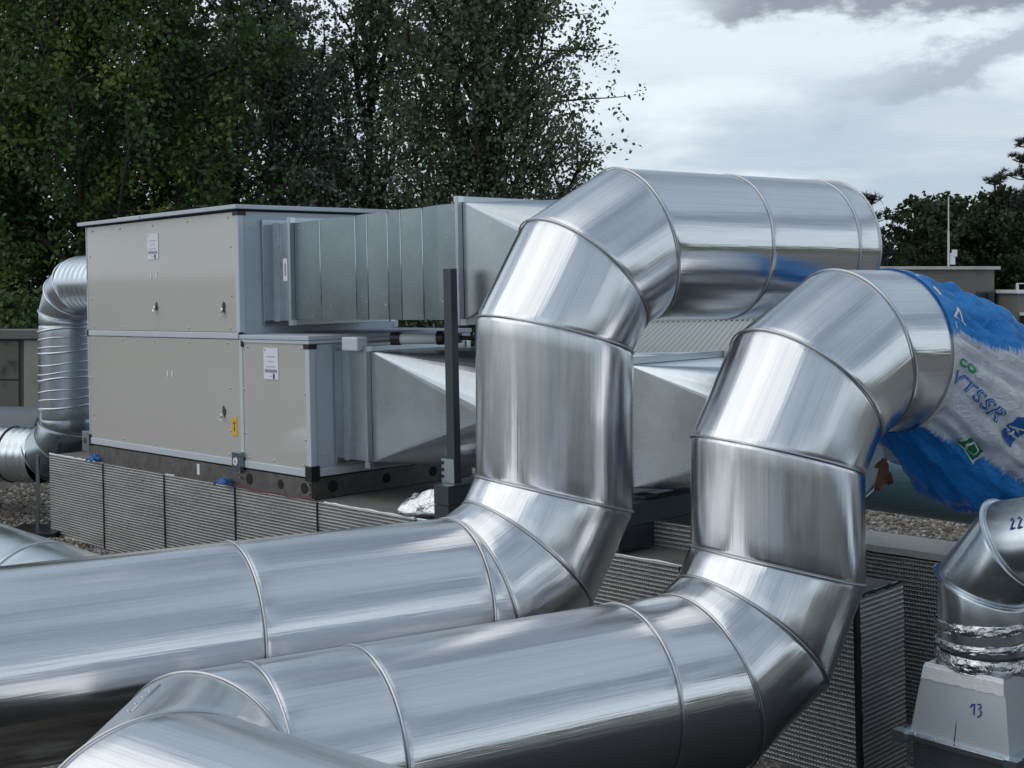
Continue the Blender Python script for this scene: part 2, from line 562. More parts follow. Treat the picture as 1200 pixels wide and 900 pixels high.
def duct(root, pts, R, material='aluminium', seg_name='duct_segment', nseg=192, bead=0.0052, wav=1.0,
         bead_at=None, cap=(False, True), bead_mat='bead', spiral=None, flange=0.0, seed=1, tube_n=8):
    """gored sheet-metal duct: one mesh per sheet section between two joints, one bead per joint"""
    rnd = random.Random(seed)
    pts = [Vector(p) for p in pts]
    n = len(pts)
    dirs = [(pts[i + 1] - pts[i]).normalized() for i in range(n - 1)]
    nrm = [dirs[0]] + [(dirs[i - 1] + dirs[i]).normalized() for i in range(1, n - 1)] + [dirs[-1]]
    e1 = dirs[0].cross(Vector((0, 0, 1)))
    e1 = e1.normalized() if e1.length > 0.1 else Vector((1, 0, 0))
    frames = []
    for t in dirs:
        e1 = (e1 - t * e1.dot(t)).normalized()
        frames.append((e1.copy(), t.cross(e1)))

    def ringpt(k, i, a, r):
        a1, a2 = frames[i]
        t = dirs[i]
        q = r * (math.cos(a) * a1 + math.sin(a) * a2)
        lam = -nrm[k].dot(q) / nrm[k].dot(t)
        return pts[k] + q + lam * t
    for i in range(n - 1):
        L = (pts[i + 1] - pts[i]).length
        na = max(2, int(L / 0.09))
        if spiral:
            na = max(6, int(L / spiral * 6))
        us = [k / na for k in range(na + 1)]
        if not spiral and L > .08:
            us = sorted(set([0, .007 / L, .014 / L, .024 / L, 1 - .024 / L, 1 - .014 / L, 1 - .007 / L, 1] + [x for x in us if .04 / L < x < 1 - .04 / L]))
        harm = [(h, rnd.uniform(-1, 1) * wav * 0.0016 / (0.35 * h + 1), rnd.uniform(0, 6.28), rnd.uniform(-1.2, 1.2)) for h in (3, 5, 8, 13, 19, 27, 36)]
        P, UV = [], []
        for u in us:
            row, uvr = [], []
            gro = 0 if spiral else -.006 * (math.exp(-(u * L / .013) ** 2) + math.exp(-((1 - u) * L / .013) ** 2))
            for j in range(nseg + 1):
                a = 2 * math.pi * (j % nseg) / nseg
                dr = sum(A * math.sin(h * a + ph + tw * u * 1.5) for h, A, ph, tw in harm) * math.sin(math.pi * min(1, max(0, u))) ** 0.3 + gro
                if spiral:
                    x = (u * L / spiral + a / (2 * math.pi)) % 1.0
                    dr += 0.006 * math.exp(-((x - 0.5) / 0.14) ** 2)
                p0 = ringpt(i, i, a, R + dr)
                p1 = ringpt(i + 1, i, a, R + dr)
                row.append(p0.lerp(p1, u))
                uvr.append((u * L, 2 * math.pi * R * j / nseg))
            P.append(row)
            UV.append(uvr)
        m = MB()
        m.grid(P)
        o = m.build(seg_name, material, root, smooth=True)
        uvl = o.data.uv_layers.new(name='UV')
        flat = [c for r_ in UV for c in r_]
        idx = np.empty(len(o.data.loops), dtype=np.int32)
        o.data.loops.foreach_get('vertex_index', idx)
        uvl.data.foreach_set('uv', np.array(flat)[idx].ravel())
    for k in range(n):
        if bead_at is not None and k not in bead_at:
            continue
        i = min(k, n - 2)
        P = []
        for j in range(nseg):
            a = 2 * math.pi * j / nseg
            c = ringpt(k, i, a, R + bead * 0.25)
            rv = (c - pts[k]).normalized()
            tv = nrm[k]
            row = []
            for q in range(tube_n + 1):
                b = 2 * math.pi * (q % tube_n) / tube_n
                row.append(c + rv * (bead * 0.85 + flange) * math.cos(b) + tv * bead * 1.05 * math.sin(b))
            P.append(row)
        MB().grid(P, closed_u=True).build('seam_bead', bead_mat, root, smooth=True)
    for e, k in ((0, 0), (1, n - 1)):
        if cap[e]:
            i = min(k, n - 2)
            sg = 1 if e else -1
            m = MB()
            m.poly([ringpt(k, i, 2 * math.pi * j / nseg, R - 0.004) - sg * nrm[k] * 0.012 for j in (range(nseg) if e else reversed(range(nseg)))])
            m.build('end_cap', material, root)
    return root


def elbow(J, d_in, d_out, c, n=3):
    """joint points of an elbow of n mitres starting at J (first mitre), chord c"""
    d_in, d_out = Vector(d_in).normalized(), Vector(d_out).normalized()
    ang = d_in.angle(d_out)
    ax = d_in.cross(d_out).normalized()
    pts = [Vector(J)]
    for k in range(1, n):
        t = Matrix.Rotation(ang * k / n, 3, ax) @ d_in
        pts.append(pts[-1] + t * c)
    return pts


TH = rad(32)
D = Vector((math.cos(TH), math.sin(TH), 0))
UP = Vector((0, 0, 1))
H = lambda h: EYE + h        # height from its offset to the eye level

# ================================================================== SETTING
# ground far below the roof, roof deck with gravel
m = MB()
m.poly([(-1500, -1500, -5.2), (1500, -1500, -5.2), (1500, 1500, -5.2), (-1500, 1500, -5.2)])
tag(m.build('ground', 'grass'), kind='structure')
m = MB()
m.box((-26, -14, -5.2), (30, 33, -0.02))
tag(m.build('building_walls', 'concrete_grey'), kind='structure')
m = MB()
m.poly([(-26, -14, 0), (30, -14, 0), (30, 33, 0), (-26, 33, 0)])
tag(m.build('roof', 'gravel'), kind='structure')
m = MB()
m.poly([(-2.9, -8, .004), (6.0, -8, .004), (6.0, 6.2, .004), (-2.9, 6.2, .004)])
tag(m.build('roof_membrane', 'bitumen'), kind='structure')
# loose gravel where it shows
pv, pf = [], []
ico = [(0, 0, 1), (0.9, 0, 0.3), (0.28, 0.85, 0.3), (-0.72, 0.52, 0.3), (-0.72, -0.52, 0.3), (0.28, -0.85, 0.3), (0.72, 0.52, -0.4), (-0.28, 0.85, -0.4), (-0.9, 0, -0.4), (-0.28, -0.85, -0.4), (0.72, -0.52, -0.4)]
icf = [(0, 1, 2), (0, 2, 3), (0, 3, 4), (0, 4, 5), (0, 5, 1), (1, 6, 2), (2, 6, 7), (2, 7, 3), (3, 7, 8), (3, 8, 4), (4, 8, 9), (4, 9, 5), (5, 9, 10), (5, 10, 1), (1, 10, 6)]
ico = np.array(ico)
for (x0, x1, y0, y1, cnt) in ((-6.2, -3.6, 10.4, 16.5, 9000), (2.6, 6.0, 10.5, 15.5, 7500), (-3.0, 0.2, 4.2, 5.8, 1800)):
    for _ in range(cnt):
        r = random.uniform(0.012, 0.03)
        a = random.uniform(0, 6.28)
        sc = np.array([r * random.uniform(.8, 1.4), r * random.uniform(.7, 1.1), r * random.uniform(.5, .9)])
        q = ico * sc
        ca, sa = math.cos(a), math.sin(a)
        q = np.stack([q[:, 0] * ca - q[:, 1] * sa, q[:, 0] * sa + q[:, 1] * ca, q[:, 2]], 1)
        q += np.array([random.uniform(x0, x1), random.uniform(y0, y1), r * 0.4])
        b = len(pv) * 11
        pv.append(q)
        pf.append(np.array(icf) + b)
me = bpy.data.meshes.new('gravel')
me.from_pydata(np.concatenate(pv).tolist(), [], np.concatenate(pf).tolist())
me.materials.append(MATS['pebble'])
me.polygons.foreach_set('use_smooth', [True] * len(me.polygons))
o = bpy.data.objects.new('gravel', me)
C.objects.link(o)
tag(o, 'loose brown and grey gravel spread over the flat roof', kind='stuff')

# ------------------------------------------------------------------ AHU frame (roof falls a little to the left)
TILT = Matrix.Rotation(rad(-1.2), 4, 'Y')
MU = Matrix.Translation((-1.5, 9.6, 0.87)) @ TILT @ Matrix.Rotation(rad(44), 4, 'Z')


def ribbed_panel(L, Hh, axis, material='foil', per=0.0245, amp=0.0046, th=0.03, jag=0.004):
    """one foil board: length L along x, height Hh down from 0, ribs run lengthwise, outer face at -y"""
    nr = int(Hh / per)
    P = []
    nl = max(3, int(L / 0.06))
    for i in range(nl + 1):
        x = L * i / nl
        row = [(x, th, 0), (x, 0, 0)]
        for k in range(nr * 4 + 1):
            z = -Hh * k / (nr * 4)
            w = [0, 1, 0.15, -0.1][k % 4] * (.85 + .5 * mnoise.noise(Vector((x * 2.2, z * 14, L * 5))))
            j = mnoise.noise(Vector((x * 3 + L * 7, z * 5, L))) * jag
            row.append((x, -amp * w + j, z + mnoise.noise(Vector((x * 2, z * 2, L * 3))) * 0.003))
        row.append((x, th, -Hh))
        P.append(row)
    mb = MB()
    mb.grid(P)
    b = len(mb.v)
    for row in (P[0], P[-1]):
        mb.poly(row if row is P[0] else list(reversed(row)))
    if axis == 'y':   # run along -y, face -x  (front face of the upstand)
        mb.v = [(q[1], -q[0], q[2]) for q in mb.v]
    return mb


# main upstand that carries the unit
up = thing('insulated_upstand', 'long foil clad upstand of ribbed silver boards that carries the large air handling unit', 'upstand', MU)
MB().box((0.035, -4.55, -1.1), (0.45, -1.3, -0.004)).build('core', 'upstand_top', up)
MB().box((0.035, -1.298, -1.1), (1.75, 4.5, -0.006)).build('core', 'upstand_top', up)
edges = [4.54, 3.37, 2.22, 1.07, -0.07, -1.22, -2.37, -3.50, -4.59]
for a, b in zip(edges[:-1], edges[1:]):
    L = a - b - 0.012
    o = ribbed_panel(L, 1.08, 'y').build('foil_board', 'foil', up)
    o.location = (0, a - 0.006, 0)
    o = MB().box((-0.0085, b - 0.008, -1.08), (0.03, b + 0.008, -0.002)).build('board_joint', 'dark_gap', up)
# end board facing right
o = ribbed_panel(0.43, 1.08, 'x').build('foil_board', 'foil', up)
o.location = (0.03, -4.592, 0.0)
# ragged black edge tape at the corner, edges of the boards on top
P0, P1 = [], []
for k in range(40):
    z = -1.08 * k / 39
    P0.append((-0.008, -4.585 + random.uniform(0, .006), z))
    P1.append((0.028 + random.uniform(-.006, .01), -4.60, z))
mb = MB()
mb.grid([P0, [(-0.009, -4.60, p[2]) for p in P0], P1])
mb.build('corner_gap', 'dark_gap', up)
mb = MB()
pts = []
for k in range(14):
    pts.append((0.03 + 0.43 * k / 13, -4.594, 0.002 + random.uniform(-.003, .004)))
mb.tube(pts, [0.010 * random.uniform(.6, 1.2) for _ in pts], 6)
mb.build('torn_edge', 'dark_gap', up)
for a, b in ((4.54, 3.38), (2.2, 2.05), (-0.15, -1.2), (-1.22, -2.35), (-2.4, -4.55)):
    pts = [(0.006 + random.uniform(-.003, .003), a + (b - a) * k / 16, 0.002 + random.uniform(-.002, .003)) for k in range(17)]
    MB().tube(pts, [0.008 * random.uniform(.6, 1.3) for _ in pts], 6).build('foil_edge', 'foil_tape', up)
# red sealing strip along the base
pts = [(-0.004 + random.uniform(-.003, .003), 1.1 - 1.15 * k / 12, 0.006 + 0.004 * math.sin(k * 1.3)) for k in range(13)]
mat('red_strip', m_paint((0.16, 0.02, 0.02), 0.5, 0.2))
MB().tube(pts, 0.006, 6).build('sealing_strip', 'red_strip', up)
# low kerb behind the front ledge
o = ribbed_panel(1.9, 0.16, 'y').build('kerb_board', 'foil', up)
o.location = (0.32, -1.95, 0.155)

# second upstand, further back on the right
up2 = thing('insulated_upstand', 'foil clad upstand with pale concrete coping standing behind the tapered galvanised hood', 'upstand', MU)
MB().box((1.14, -7.5, -1.1), (1.46, -2.6, -0.02)).build('core', 'upstand_top', up2)
e2 = [-2.6, -3.75, -4.95, -6.15, -7.5]
for a, b in zip(e2[:-1], e2[1:]):
    o = ribbed_panel(a - b - 0.012, 1.06, 'y').build('foil_board', 'foil', up2)
    o.location = (1.09, a - 0.006, -0.025)
P = []
for k in range(60):
    y = -2.6 - 4.9 * k / 59
    j = random.uniform(-.012, .008)
    P.append([(1.46, y, -.02), (1.46, y, .025), (1.09 + j, y, .025), (1.085 + j, y, -.012)])
mb = MB().grid(P)
mb.poly(P[-1])
mb.build('coping', 'concrete_light', up2)

# ================================================================== AIR HANDLING UNIT
ahu = thing('air_handling_unit', 'large two tier air handling unit with beige panels on the foil clad upstand', 'air handler', MU)
W = 1.63
ZB, ZM, ZT = 0.17, 1.20, 2.235
V1, V2 = 0.949, 3.64
PR = 0.055    # profile width


def tan_panel(y0, y1, z0, z1):     # on the face u = 0
    return MB().box((0.006, y0, z0), (0.05, y1, z1)).build('side_panel', 'panel_tan', ahu, bevel=0.004)


def end_panel(x0, x1, yv, z0, z1):  # on a face v = yv
    return MB().box((x0, yv + 0.006, z0), (x1, yv + 0.05, z1)).build('end_panel', 'panel_grey', ahu, bevel=0.004)


p_low_near = tan_panel(PR, V1 - PR * .5, ZB + 0.06, ZM - 0.02)
p_low_far = tan_panel(V1 + PR * .5, V2 - .02, ZB + 0.06, ZM - 0.005)
p_up = tan_panel(V1 + PR, V2 - .02, ZM + 0.055, ZT - 0.005)
# far end, rear and inner bodies close the boxes
MB().box((0.052, 0.055, ZB), (W - .002, V2 - 0.01, ZM)).build('lower_body', 'panel_grey', ahu)
MB().box((0.052, V1 + 0.055, ZM + 0.002), (W - .002, V2 - 0.01, ZT)).build('upper_body', 'panel_grey', ahu)
end_panel(PR, W - PR, 0.0, ZB + 0.06, ZM - 0.03)
end_panel(PR, W - PR, V1, ZM + 0.03, ZT - 0.005)
# grey aluminium profiles
prof = lambda lo, hi: MB().box(lo, hi).build('frame_profile', 'profile', ahu, bevel=0.006)
prof((0, 0, ZB + .002), (PR, PR, ZM))                                   # near corner post, lower
prof((0, V1 - PR * .5 + .002, ZB + .05), (PR * .7, V1 + PR * .5 - .002, ZM - .002))
prof((0, V1, ZM + 0.045), (PR, V1 + PR, ZT - .002))                              # near corner post, upper
prof((0, V2 - .02, ZB), (0.03, V2, ZT - .002))
prof((-0.003, PR + .02, ZB), (PR, V2 - .021, ZB + 0.06))                       # bottom rail, left face
prof((-0.004, V1 + .02, ZM), (PR, V2 - .03, ZM + 0.052))                       # middle rail
prof((PR + .01, -0.003, ZB), (W, PR, ZB + 0.06))                             # bottom rail, right face
prof((W - PR, -0.001, ZB + .062), (W, PR, ZM - .002))
prof((W - PR, V1 - .001, ZM + .04), (W, V1 + PR, ZT - .002))
# the lid of the near lower section
MB().box((-0.012, -0.012, ZM + .002), (W + .012, V1 - .002, ZM + 0.036)).build('lower_lid', 'roof_sheet', ahu, bevel=0.005)
MB().box((-0.004, -0.004, ZM - .024), (W, V1 - .03, ZM + .0)).build('lid_rail', 'profile', ahu)
# roof of the upper tier with an overhang and drip edge, two sheets that overlap
MB().box((-0.05, V1 - 0.05, ZT + .012), (W + .05, V1 + 1.95, ZT + 0.046)).build('roof_sheet', 'roof_sheet', ahu, bevel=0.004)
MB().box((-0.058, V1 + 1.52, ZT + .008), (W + .05, V2 + .05, ZT + 0.04)).build('roof_sheet', 'roof_sheet', ahu, bevel=0.004)
MB().box((0.25, V1 + 1.0, ZT + .048), (W - .2, V1 + 1.9, ZT + 0.085)).build('roof_cover', 'roof_sheet', ahu, bevel=0.006)
MB().box((-0.02, V1 - .02, ZT), (W + .02, V2 + .02, ZT + .010)).build('roof_gasket', 'dark_gap', ahu)
# black corner caps
for lo, hi in (((-.006, -.008, ZB - .03), (.075, .075, ZB + .085)), ((-.005, -.007, ZM - .065), (.07, .07, ZM - .026)),
               ((-.007, V1 - .045, ZM - .06), (.03, V1 - .012, ZM - .01)), ((-.007, V1 - .005, ZM + .0), (.03, V1 + .018, ZM + .056)),
               ((-.006, V1 - .008, ZT - .038), (.075, V1 + .075, ZT - .003)), ((-.006, V2 - .03, ZM - .002), (.03, V2 + .002, ZM + .056)),
               ((-.006, V1 - .035, ZB - .0), (.06, V1 - .004, ZB + .085)), ((-.006, V2 - .035, ZB - .02), (.05, V2 + .004, ZB + .09)),
               ((W - .07, -.007, ZM - .07), (W + .005, .07, ZM - .026))):
    MB().box(lo, hi).build('corner_cap', 'black_plastic', ahu, bevel=0.004)
# panel screws
scr = MB().sphere((0, 0, 0), 0.0085, 8, 5, (1, 1, 1)).mesh('screw', 'bead', True)
for p, ys, zs in ((p_low_far, [1.15, 1.75, 2.35, 2.95, 3.5], [ZB + .09, ZM - .035]), (p_up, [1.1, 1.75, 2.35, 2.95, 3.5], [ZM + .085, ZT - .05]),
                  (p_low_near, [.1, .5, .85], [ZB + .09, ZM - .06])):
    for y in ys:
        for z in zs:
            part('screw', scr, p).location = (0.004, y, z)
    for z in (.45, .8) if p is not p_up else (1.55, 1.95):
        for y in (ys[0] - .05 + .02, ys[-1] + .06):
            part('screw', scr, p).location = (0.004, y, z)
for (x, y, z) in ((.12, V1, 2.1), (.12, V1, 1.32), (.13, 0, .33), (.14, 0, 1.09), (1.4, V1, 2.12), (1.45, 0, 1.12), (.9, 0, .25)):
    part('screw', scr, ahu).location = (x, y + .004, z)


def text_mesh(body, size, mirror=False, bold=0.0, shear=0.0, depth=0.0):
    cu = bpy.data.curves.new('lettering', 'FONT')
    cu.body = body
    cu.size = size
    cu.shear = shear
    cu.space_character = 1.12
    cu.offset = bold
    cu.extrude = depth
    cu.align_x = 'CENTER'
    cu.align_y = 'CENTER'
    ob = bpy.data.objects.new('lettering', cu)
    C.objects.link(ob)
    bpy.context.view_layer.update()
    dg = bpy.context.evaluated_depsgraph_get()
    me = bpy.data.meshes.new_from_object(ob.evaluated_get(dg))
    bpy.data.objects.remove(ob)
    bpy.data.curves.remove(cu)
    return me


# paper labels on the panels (their lines are too small to read in the photograph)
def paper_label(y, z, wd, ht, parent):
    """y: left edge seen from outside is the larger v"""
    o = MB().box((-0.0006, -wd / 2, -ht / 2), (0.0075, wd / 2, ht / 2)).build('paper_label', 'paper', parent)
    o.location = (0.0, y, z)
    for (f0, f1, zz, hh, mt) in ((.36, .46, .43, .03, 'print_dark'), (-.3, .3, .22, .022, 'print_grey'), (-.2, .2, .06, .02, 'print_grey'),
                                 (-.32, .32, -.10, .022, 'print_grey'), (-.42, .42, -.235, .10, 'print_grey'), (-.05, .15, -.40, .02, 'print_grey')):
        MB().box((-.0016, f0 * wd, (zz - hh / 2) * ht), (-.0004, f1 * wd, (zz + hh / 2) * ht)).build('printed_line', mt, o)
    mb = MB().sphere((-.001, -.20 * wd, -.40 * ht), .075 * wd, 10, 6, (.08, 1, 1.7))
    mb.build('seal_mark', 'print_dark', o, True)
    return o


paper_label(2.34, 2.0, .19, .225, p_up)
paper_label(.515, 1.015, .20, .245, p_low_near)


def torn_film(y, z, parent, sz, seed, hang=True):
    """a torn hole in the protective film with a crumpled silver flap"""
    r = random.Random(seed)
    n = 9
    ring = [(0.0045, sz * (.55 + .5 * r.random()) * math.cos(6.283 * k / n) * .6, sz * (.55 + .5 * r.random()) * math.sin(6.283 * k / n)) for k in range(n)]
    o = MB().poly(ring).build('torn_patch', 'print_dark', parent)
    o.location = (0, y, z)
    P = []
    for i in range(6):
        P.append([(-.004 - r.random() * .022 - .02 * (i / 5), sz * (-.35 + .7 * j / 4 + r.uniform(-.12, .12)) * (1 - .12 * i), -sz * (.1 + i * .2) + r.uniform(-.01, .01)) for j in range(5)])
    MB().grid(P).build('film_flap', 'crumpled_foil', o)


torn_film(2.305, 1.47, p_up, .055, 3)
torn_film(1.19, 1.455, p_up, .06, 11)
torn_film(1.22, .60, p_low_far, .055, 5)
for z0, y0 in ((1.72, 2.38), (1.72, 2.28), (.86, 2.12), (.86, 2.04)):
    MB().box((0.001, y0, z0), (.0058, y0 + .022, z0 + .05)).build('film_nick', 'paper', p_up if z0 > 1.2 else p_low_far)
# yellow sticker with a pictogram
st = MB().box((0.0015, -.038, -.075), (.0055, .038, .075)).build('yellow_sticker', 'yellow', p_low_far)
st.location = (0, 1.065, .49)
mb = MB()
mb.box((0.0, -.004, -.04), (.0012, .004, .045)).box((0.0002, -.02, .025), (.001, .02, .031)).box((0.0002, -.014, -.02), (.001, .012, -.014))
mb.build('pictogram', 'print_dark', st)
# switch plate at the bottom of the joint
sw = MB().box((-.045, V1 - .03, ZB - .03), (-.004, V1 + .09, ZB + .125)).build('switch_plate', 'galvanised_dull', ahu, bevel=.004)
MB().cyl((-.046, V1 + .03, ZB + .05), (-.052, V1 + .03, ZB + .05), .032, n=24).build('round_mark', 'paper', sw)
MB().cyl((-.0525, V1 + .03, ZB + .05), (-.0535, V1 + .03, ZB + .05), .012, .012, 16).build('mark_centre', 'print_grey', sw)
bk = MB().box((-.004, V2 + .012, ZB - .08), (.05, V2 + .15, ZB + .11)).build('lifting_plate', 'galvanised', ahu, bevel=.003)
MB().cyl((-.003, V2 + .085, ZB + .02), (-.006, V2 + .085, ZB + .02), .03, n=20).build('plate_hole', 'print_dark', bk)
# steel base frame with round holes
bf = MB().box((0.004, 0.012, 0.001), (.06, V2 + .01, ZB - .012)).build('base_rail', 'base_steel', ahu)
bf2 = MB().box((0.062, 0.010, 0.001), (W, .06, ZB - .012)).build('base_rail', 'base_steel', ahu)
MB().box((0.063, V2 - .06, 0.001), (W, V2 + .005, ZB - .012)).build('base_rail', 'base_steel', ahu)
for y, r in ((.10, .042), (.42, .036), (.86, .044)):
    MB().cyl((.0035, y, .085), (-.0005, y, .085), r, n=20).build('rail_hole', 'dark_gap', bf)
for x, r in ((.2, .045), (.72, .04), (1.2, .04)):
    MB().cyl((x, .0095, .085), (x, .0055, .085), r, n=20).build('rail_hole', 'dark_gap', bf2)
for y, z in ((.98, .13), (.98, .085), (.03, .12), (.03, .05)):
    MB().cyl((.003, y, z), (-.012, y, z), .012, n=6).build('bolt', 'bead', bf)
MB().box((-.002, 1.62, .05), (.0035, 1.66, .14)).build('white_tag', 'paper', bf)


# blue straps (things lying at the base)
def rag(name, label, loc, s, seed, material):
    r = random.Random(seed)
    P = []
    for i in range(9):
        row = []
        for j in range(9):
            a, b = i / 8 * 2 - 1, j / 8 * 2 - 1
            zz = .6 * (1 - a * a * .6) * (1 - b * b * .7) + .45 * mnoise.noise(Vector((a * 2.5, b * 2.5, seed * 3.3)))
            row.append((s * a * .8 + s * .2 * r.uniform(-1, 1), s * b + s * .15 * r.uniform(-1, 1), s * max(.02, zz) * 1.1))
        P.append(row)
    o = MB().grid(P).build(name, material, None, True)
    o.matrix_world = MU @ Matrix.Translation(loc)
    md = o.modifiers.new('thick', 'SOLIDIFY')
    md.thickness = .006
    md.offset = 1
    return o


tag(rag('blue_rag', '', (-.055, 1.16, .016), .065, 4, 'blue_plastic'), 'crumpled blue plastic scrap on the upstand under the grey switch plate', 'plastic scrap')
tag(rag('blue_strap', '', (-.02, 3.5, .012), .075, 9, 'blue_plastic'), 'blue strap end at the far left corner of the air handler base', 'strap')

# ------------------------------------------------------------------ rectangular ducts and transitions


def frame_flange(root, v, u0, u1, z0, z1, wd=.045, th=.03):
    mb = MB()
    mb.box((u0 - wd, v - th / 2, z0 - wd), (u0, v + th / 2, z1 + wd))
    mb.box((u1, v - th / 2, z0 - wd), (u1 + wd, v + th / 2, z1 + wd))
    mb.box((u0 + .0005, v - th / 2 + .001, z1), (u1 - .0005, v + th / 2 - .001, z1 + wd - .001))
    mb.box((u0 + .0005, v - th / 2 + .001, z0 - wd + .001), (u1 - .0005, v + th / 2 - .001, z0))
    f = mb.build('flange', 'galvanised', root, bevel=.003)
    for z in (z0 - wd * .5, z1 + wd * .5):
        for u in (u0 - wd * .45, u1 + wd * .45):
            MB().box((u - .02, v - th / 2 - .012, z - .02), (u + .02, v + th / 2 + .012, z + .02)).build('flange_corner', 'galvanised_bright', f)
    return f


def transition(root, v0, v1, u0, u1, z0, z1, uc, zc, R, material='galvanised', n=64, square_first=True):
    """square-to-round: flat triangles on the four sides, cones at the corners (each panel its own part)"""
    cs = [(u0, z0), (u1, z0), (u1, z1), (u0, z1)]
    angs = [rad(225), rad(315), rad(45), rad(135)]
    mids = [rad(270), rad(0), rad(90), rad(180)]
    va, vb = (v0, v1)
    rp = lambda a: (uc + R * math.cos(a), vb, zc + R * math.sin(a))
    sq = lambda k: (cs[k % 4][0], va, cs[k % 4][1])
    for k in range(4):
        # cone at corner k: between mid of side k-1 and side k
        a0 = [rad(180), rad(270), rad(0), rad(90)][k]
        mb = MB()
        N = 14
        for i in range(N):
            x, y = a0 + rad(90) * i / N, a0 + rad(90) * (i + 1) / N
            mb.poly([sq(k), rp(x), rp(y)])
        mb.build('cone_panel', material, root, True, 40)
        # flat triangle of side k (corner k to k+1) with apex at its mid
        MB().poly([sq(k), rp(mids[k] if k else rad(270)), sq(k + 1)]).build('flat_panel', material, root)
    return root


# upper rectangular duct
rd = thing('rectangular_duct', 'long creased rectangular galvanised duct leaving the upper tier of the air handler', 'duct', MU)
UA, UB = .243, 1.19
MB().box((UA, .545, 1.343), (UB, V1 + .002, 2.12)).build('collar', 'galvanised', rd)
MB().box((UA - .03, V1 - .028, 1.30), (UB + .03, V1 - .002, 2.165)).build('collar_flange', 'galvanised', rd, bevel=.003)
MB().box((UA - .012, .72, 1.335), (UA - .001, .8, 2.13)).build('collar_fold', 'galvanised_bright', rd)
frame_flange(rd, .529, UA, UB, 1.35, 2.115)
frame_flange(rd, -1.471, UA, UB, 1.36, 2.15)
folds = [.949 - t for t in (.435, .823, 1.03, 1.222, 1.407, 1.609, 1.80, 2.0, 2.2, 2.405)]
zig = [0, -.030, .0, .006, -.026, .006, -.028, .008, -.022, 0]
folds[2:3] = []
zig[2:3] = []
for i in range(len(folds) - 1):
    a, b = folds[i], folds[i + 1]
    mb = MB()
    ta, tb = lerp(2.115, 2.15, (folds[0] - a) / 1.97), lerp(2.115, 2.15, (folds[0] - b) / 1.97)
    za, zb = UA + zig[i], UA + zig[i + 1]
    zm = (za + zb) / 2
    nn = 4
    P = []
    for q in range(nn + 1):
        y = lerp(a, b, q / nn)
        x = lerp(za, zb, q / nn) + (.004 if i % 2 else -.003) * math.sin(math.pi * q / nn)
        tz = lerp(ta, tb, q / nn)
        P.append([(x, y, 1.352), (x - .001, y, 1.73), (x, y, tz)])
    mb.grid([list(reversed(r)) for r in P])
    sh_ = mb.build('side_sheet', 'galvanised_dull', rd, True, 30)
    if i and folds[i] > -1.2:
        MB().tube([(za - .001, a, 1.354), (za - .001, a, 1.73), (za - .001, a, ta - .002)], .0042, 6).build('fold_seam', 'galvanised', sh_, True)
mb = MB()
mb.poly([(UA, folds[0], 2.115), (UB, folds[0], 2.115), (UB, folds[-1], 2.15), (UA, folds[-1], 2.15)])
mb.poly([(UB, folds[0], 1.352), (UB, folds[-1], 1.352), (UB, folds[-1], 2.15), (UB, folds[0], 2.115)])
mb.poly([(UA, folds[0], 1.352), (UA, folds[-1], 1.352), (UB, folds[-1], 1.352), (UB, folds[0], 1.352)])
mb.build('duct_shell', 'galvanised_dull', rd)
MB().box((UA - .0035, .615, 1.66), (UA - .0005, .675, 1.84)).build('paper_label', 'paper', rd)
MB().box((UA - .0045, .635, 1.70), (UA - .003, .655, 1.80)).build('printed_line', 'print_grey', rd)

tr = thing('transition_duct', 'square to round galvanised transition behind the tall elbow at roofline height', 'duct transition', MU)
transition(tr, -1.49, -2.35, UA, UB, 1.36, 2.15, .72, 1.76, .38, 'galvanised')
duct(tr, [MU.inverted() @ (MU @ Vector((.72, -2.35, 1.76))), (.72, -2.75, 1.76)], .38, 'galvanised', 'round_end', 64, wav=.6, bead=.007)

# lower rectangular collar, transition and its mate
tr2 = thing('transition_duct', 'square to round galvanised transition with a bright flat triangle on the lower tier', 'duct transition', MU)
UA2, UB2 = .247, 1.19
MB().box((UA2, -.405, .30), (UB2, .0, 1.115)).build('collar', 'galvanised', tr2)
MB().box((UA2 - .03, -.028, .255), (UB2 + .03, -.002, 1.16)).build('collar_flange', 'galvanised', tr2, bevel=.003)
MB().box((UA2 - .012, -.16, .29), (UA2 - .001, -.10, 1.12)).build('collar_fold', 'galvanised_bright', tr2)
frame_flange(tr2, -.42, UA2, UB2, .30, 1.115)
transition(tr2, -.437, -1.55, UA2, UB2, .30, 1.115, .72, .705, .42, 'galvanised')
duct(tr2, [(.72, -1.55, .705), (.72, -1.75, .705)], .42, 'galvanised', 'round_section', 64, wav=.6, cap=(False, False), bead=.007)
tr3 = thing('transition_duct', 'large galvanised transition between the two tall elbows above the dark steel beams', 'duct transition', MU)
transition(tr3, -2.9, -1.76, UA2, UB2, .351, 1.085, .72, .705, .42, 'galvanised')
frame_flange(tr3, -2.92, UA2, UB2, .351, 1.085)
transition(tr3, -2.94, -4.05, UA2, UB2, .351, 1.085, .70, .715, .36, 'galvanised_bright')
duct(tr3, [(.70, -4.05, .715), (.70, -4.2, .715)], .36, 'galvanised', 'round_section', 64, wav=.6, bead=.007)

# ------------------------------------------------------------------ steel support
fr = thing('steel_support', 'dark grey steel post standing on two stacked channel beams in front of the ducts', 'steel frame', MU)


